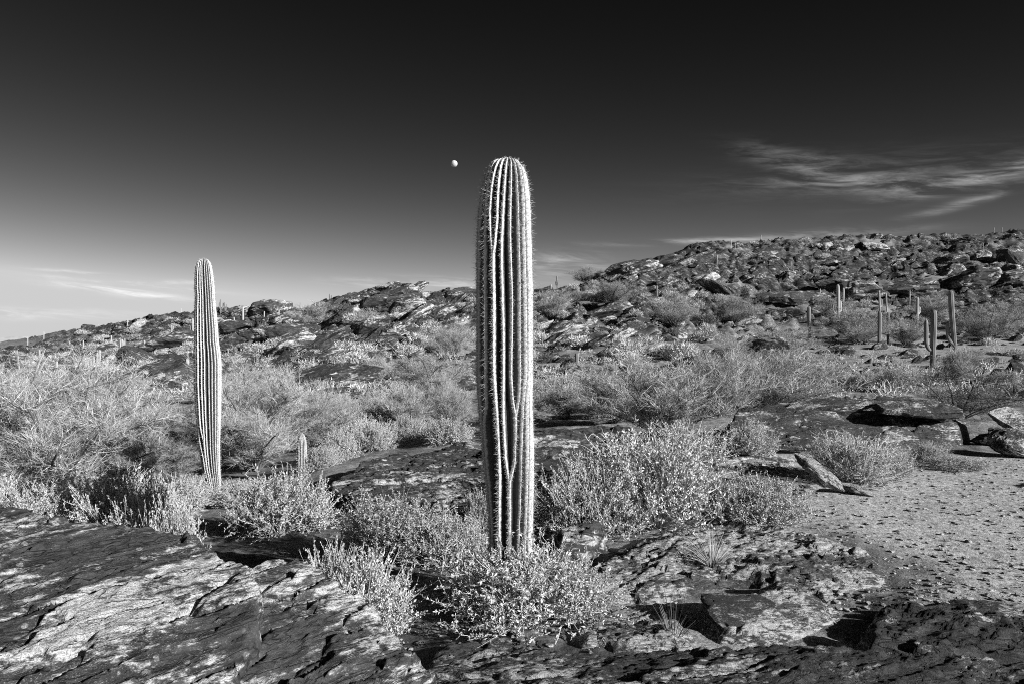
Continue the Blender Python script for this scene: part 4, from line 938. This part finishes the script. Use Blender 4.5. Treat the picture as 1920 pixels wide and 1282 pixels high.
# boulders just outside the right of the view whose long shadows lie across the clearing
for x, y, s, sh, lab in ((3.9,2.45,.40,6,'large rounded boulder beyond the right side, shading the near rock shelf'),(5.0,3.4,.8,3,'boulder beyond the right side, shading the near gravel'),(7.7,6.7,1.15,1,'boulder beyond the right side, shading the far gravel')):
    boulder('boulder', (x, y, float(gz(x, y)[0])+s*.35), s, (.1,.1,x), sh, lab)

# ------------------------------------------------------------------ scattered shrubs and boulders of the slopes: labels from the nearest landmark
ORD = ['nearest', 'second', 'third', 'fourth', 'fifth', 'sixth', 'seventh', 'eighth', 'ninth', 'tenth']
def relate(items, noun):
    """items: [(u, v, object, adjectives)]: give each a label by its bearing from the closest landmark"""
    B = {}
    for u, v, o, adj in items:
        lu, lv, s = min(LAND, key=lambda l: ((l[0]-u)/1.3)**2+((l[1]-v)*1.4)**2)
        dx, dy = u-lu, v-lv
        rel = ('to the right of' if dx > 0 else 'to the left of') if abs(dx) > 1.4*abs(dy) else ('upslope behind' if dy < 0 else 'downslope in front of')
        B.setdefault((s, rel, adj), []).append((math.hypot(dx, dy), o))
    for (s, rel, adj), L in B.items():
        L.sort(key=lambda q: q[0])
        for i, (_, o) in enumerate(L):
            o['label'] = f'{adj} {noun} {rel} {s}' if len(L) == 1 else f'{ORD[min(i, 9)]} {adj} {noun} {rel} {s}' if i < 10 else f'{i+1}th {adj} {noun} {rel} {s}'
def skyline(u): return np.interp(u, [0,100,200,360,460,560,600,700,740,800,880,1010,1100,1160,1240,1400,1700,1920], [655,632,606,595,578,590,576,556,545,555,556,556,528,508,482,452,442,440])
rs = np.random.RandomState(9)
def scatter(n, vlo, vhi, umin=0, umax=1920, gap=1.0, wfun=None, taken=None, avoid=()):
    out = []; taken = taken if taken is not None else []; tries = 0
    while len(out) < n and tries < n*40:
        tries += 1; u = rs.uniform(umin, umax); lo = max(skyline(u)+3, vlo); v = lo+(vhi-lo)*rs.uniform()**1.0
        if any(a <= u <= c and b <= v <= d for a, b, c, d in avoid): continue
        p = hit(u, v, 8); w = wfun(p)*F/p[1]
        if any(abs(u-a)/(w+c)*2 < gap and abs(v-b)/(w+c)*3 < gap for a, b, c in taken): continue
        taken.append((u, v, w)); out.append((u, v, p))
    return out
# shrubs big enough to tell apart
items = []
for u, v, p in scatter(215, 0, 835, gap=.7, wfun=lambda p: rs.uniform(.6,1.3)+p[1]*.006, avoid=((0,770,600,900),(1320,735,1920,850),(880,690,1010,900),(1010,790,1330,900),(650,530,860,600),(380,570,540,640),(1120,490,1230,540),(1460,545,1760,575),(1500,600,1830,700))):
    Y = p[1]; j = rs.randint(5)
    if Y < 40:
        i = rs.randint(3) if rs.uniform() < .7 else None
        if i is None: r = dup(CR[rs.randint(2)], p, (0,0,rs.uniform(0,6.28)), (rs.uniform(.7,1.0),)*3); r.name = 'creosote_shrub'; adj = 'wispy'
        else: r = dup(BB[i], p, (0,0,rs.uniform(0,6.28)), (rs.uniform(.9,1.6),)*3); r.name = 'brittlebush_shrub'; adj = 'silvery'
        r['group'] = 'shrubs of the middle distance'
    else:
        s = (rs.uniform(.6,1.25)+Y*.0035); r = dup(FS[j], p, (0,0,rs.uniform(0,6.28)), (s*rs.uniform(.9,1.3), s, s*rs.uniform(.75,1.15))); r.name = 'desert_shrub'
        adj = 'dark' if j == 4 else ('pale' if j == 3 else 'grey'); r['group'] = 'shrubs of the slopes'
    r['category'] = 'shrub'; items.append((u, v, r, adj))
for u, v, p in scatter(14, 742, 838, 600, 890, .5, lambda p: .6):
    r = dup(BB[rs.randint(3)], p, (0,0,rs.uniform(0,6.28)), (rs.uniform(.55,1.0),)*3); r.name = 'brittlebush_shrub'
    tag(r, None, 'shrub', 'shrubs of the middle distance'); items.append((u, v, r, 'small silvery'))
relate(items, 'shrub')
items = []
for u, v, p in scatter(240, 0, 735, gap=.5, wfun=lambda p: .7+p[1]*.008, avoid=((880,690,1010,900),)):
    Y = p[1]; s = (rs.uniform(.35,.75)**1.0+Y*.0052)*rs.uniform(.7,1.5)*(.55 if Y < 60 else 1.0)
    sh = rs.randint(9); pale = rs.uniform() < .22
    o = boulder('boulder', p+[0,0,s*.12], s, (rs.uniform(-.2,.3), R(rs.uniform(-38,5)), rs.uniform(-.6,.6)), sh, None, 'rock', 'boulders of the slopes', (1, rs.uniform(.8,1.2), rs.uniform(.7,1.2)), M_ROCK_PALE if pale else (M_ROCK_HILL if rs.uniform() < .3 else M_ROCK))
    items.append((u, v, o, 'pale' if pale else ('slabby dark' if sh in (2,5,7) else 'blocky dark')))
relate(items, 'boulder')

items = []
def crags(n, u0, u1, v0, v1, size, shapes, tilt, adj, mats, noun):
    for _ in range(n):
        u = rs.uniform(u0, u1); v = max(rs.uniform(v0, v1), skyline(u)+6); p = hit(u, v, 12); s = rs.uniform(*size)
        o = boulder('slab_boulder', p+[0,0,s*.08], s, (rs.uniform(-.15,.35), R(rs.uniform(*tilt)), rs.uniform(-.5,.5)), shapes[rs.randint(len(shapes))], None, 'rock', noun, (1, rs.uniform(.7,1.1), rs.uniform(.7,1.15)), mats[rs.randint(len(mats))])
        items.append((u, v, o, adj))
crags(26, 610, 890, 548, 650, (1.7, 4.0), (2,5,7,0), (-40,-12), 'tilted dark slab-like', (M_ROCK, M_ROCK_HILL, M_ROCK), 'slabs of the central knoll')
crags(16, 420, 620, 575, 690, (1.5, 3.8), (2,5,7), (-32,-5), 'tilted flat dark', (M_ROCK, M_ROCK), 'slabs of the left slope')
crags(16, 100, 420, 600, 720, (1.2, 3.2), (2,5,0), (-25,10), 'flat dark', (M_ROCK, M_ROCK_HILL), 'slabs of the left slope')
crags(14, 600, 880, 660, 760, (.8, 2.0), (2,5,7), (-25,0), 'low flat streaked', (M_ROCK, M_ROCK), 'slabs of the middle ground')
crags(12, 600, 890, 765, 850, (.12, .4), (0,2,5,8), (-20,10), 'small streaked', (M_ROCK, M_ROCK_PALE), 'small rocks of the bare soil')
crags(20, 1020, 1420, 520, 680, (1.2, 3.6), (2,5,7,4), (-36,-5), 'broken tilted', (M_ROCK, M_ROCK_PALE, M_ROCK), 'slabs of the spur')
crags(26, 1420, 1915, 450, 570, (2.2, 5.5), (0,3,5,8), (-20,5), 'big dark', (M_ROCK_HILL, M_ROCK), 'crags of the high hill')
relate(items, 'rock')

# ------------------------------------------------------------------ what nobody could count: scrub, rubble, gravel
def merge_stuff(name, n, pts, gen, mat, label, cat):
    V, T, k = [], [], 0
    for i, p in enumerate(pts):
        v, t = gen(i, p); V.append(v); T.append(t+k); k += len(v)
    return tag(mk(name, np.concatenate(V), [np.concatenate(T)], mat, None, False), label, cat, None, 'stuff')
def scrub_gen(i, p):
    Y = p[1]; n = 64; s = rs.uniform(.24,.62)*(1+Y*.0025); d = rs.normal(size=(n,3)); d[:,2] = np.abs(d[:,2]); d /= np.linalg.norm(d, axis=1)[:,None]
    B = d*rs.uniform(.3,1,n)[:,None]*s*[1,1,.75]; g = Geo(); g.ribbons(B, d+rs.normal(size=(n,3))*.5+[0,0,.4], np.zeros((n,3)), rs.uniform(.15,.4,n)*s, rs.uniform(.03,.07,n)*s, rs, 1)
    return g.V[0]+p, g.T[0]
def rand_ground(n, vlo, vhi, u0=-60, u1=1980, ymin=8):
    out = []
    for _ in range(n):
        u = rs.uniform(u0, u1); lo = max(skyline(u)+1, vlo); out.append(hit(u, lo+(vhi-lo)*rs.uniform(), ymin))
    return out
merge_stuff('hillside_scrub_vegetation', 0, rand_ground(2100, 0, 750), scrub_gen, M_FARLEAF, 'low grey scrub covering the slopes and flats', 'scrub')
_lowrocks = [rock_shape(700+i, 2, (1, rs.uniform(.6,.9), rs.uniform(.35,.6)), 7, .3, .5, .1) for i in range(12)]
_slabs = [rock_shape(760+i, 3, (1, rs.uniform(.45,.9), rs.uniform(.18,.5)), 16, .22, .8, .12) for i in range(20)]
def rub_gen(i, p):
    V, Fc = _slabs[i % 20]; s = (.1+1.1*rs.uniform()**3.5)*(.6+p[1]*.009)
    M = Matrix.Rotation(rs.uniform(-.5, .5), 3, 'Z') @ Matrix.Rotation(R(rs.uniform(-48, 8)), 3, 'Y') @ Matrix.Rotation(R(rs.uniform(-20, 25)), 3, 'X')
    return (V*s) @ np.array(M).T+p+[0,0,s*.02], Fc
merge_stuff('rubble', 0, rand_ground(3600, 0, 725, ymin=16), rub_gen, M_ROCK_HILL, 'loose dark rock rubble strewn over the slopes', 'rubble')
def peb_gen(i, p):
    V, Fc = _lowrocks[i % 12]; s = .0035+.026*rs.uniform()**7; a = rs.uniform(0, 6.28); c, q = math.cos(a), math.sin(a)
    return (V*[s, s, s*.8]) @ np.array([[c,-q,0],[q,c,0],[0,0,1]])+p+[0,0,s*.2], Fc
pp = []
for _ in range(6000):
    Yp = 4.2+5.5*rs.uniform()**1.2; xp = rs.uniform(1.7+(Yp-4.2)*.25, Yp*.78); pp.append(np.array([xp, Yp, float(gz(xp, Yp)[0])]))
for _ in range(4500):
    Yp = 3.2+5*rs.uniform()**1.5; xp = rs.uniform(-2.0, 2.4); pp.append(np.array([xp, Yp, float(gz(xp, Yp)[0])]))
merge_stuff('gravel', 0, pp, peb_gen, M_ROCK_PALE, 'scattered small stones on the gravel clearing', 'gravel')

# ------------------------------------------------------------------ far mountains and the moon
def mountains():
    a = np.linspace(R(-52), R(-30), 260); t = np.linspace(0, 1, 14); D0 = 7500.
    hgt = 95*(.55+.45*fbm(np.c_[a*30, a*0, a*0], 5, 61))*sst(R(-30.5), R(-36), a)+5
    V = []
    for i, s in enumerate(t):
        rr = D0+1500*(1-s)*0+s*1400; z = -14+(hgt+14)*np.sin(s*math.pi*.5)*(1+.12*fbm(np.c_[a*80, np.full_like(a, s*4), a*0], 4, 62))
        V.append(np.c_[np.sin(a)*rr, np.cos(a)*rr, z])
    m, k, b = new_mat('hazed_far_range', .95, .0); n = k.noise(k.node('ShaderNodeTexCoord').outputs['Object'], .004, 6, .6); k.l.new(k.grey(k.mixf(n, .4, .62)), b.inputs['Base Color'])  # distance haze is put into the colour: a pale grey range
    o = mk('mountains', np.concatenate(V), [grid_faces(14, 260)], m); tag(o, kind='structure')
mountains()
def moon():
    m, k, b = new_mat('moon_surface', 1.0, 0.0); P = k.node('ShaderNodeTexCoord').outputs['Object']
    n = k.noise(P, .16, 4, .5, .2); n2 = k.noise(P, .6, 4, .6)
    k.l.new(k.grey(k.m('MULTIPLY', k.mixf(k.step(n, .38, .66), .33, .46), k.mixf(n2, .9, 1.1))), b.inputs['Base Color'])
    V, Fc = _ICO[6]; Dm = 3000.; c = at(851.5, 307.5, Dm); r = 6.3/F*Dm
    bp = np.random.RandomState(3); W = V*r*(1+.004*fbm(V*6, 4, 71))[:,None]
    o = mk('moon', W+c, [Fc], m, loc=c); tag(o, 'small pale gibbous moon in the dark sky beside the big cactus top', 'moon', kind='thing')
moon()

# the originals that were only copied from are taken away
for r in PROTO:
    for ch in list(r.children): bpy.data.objects.remove(ch)
    bpy.data.objects.remove(r)
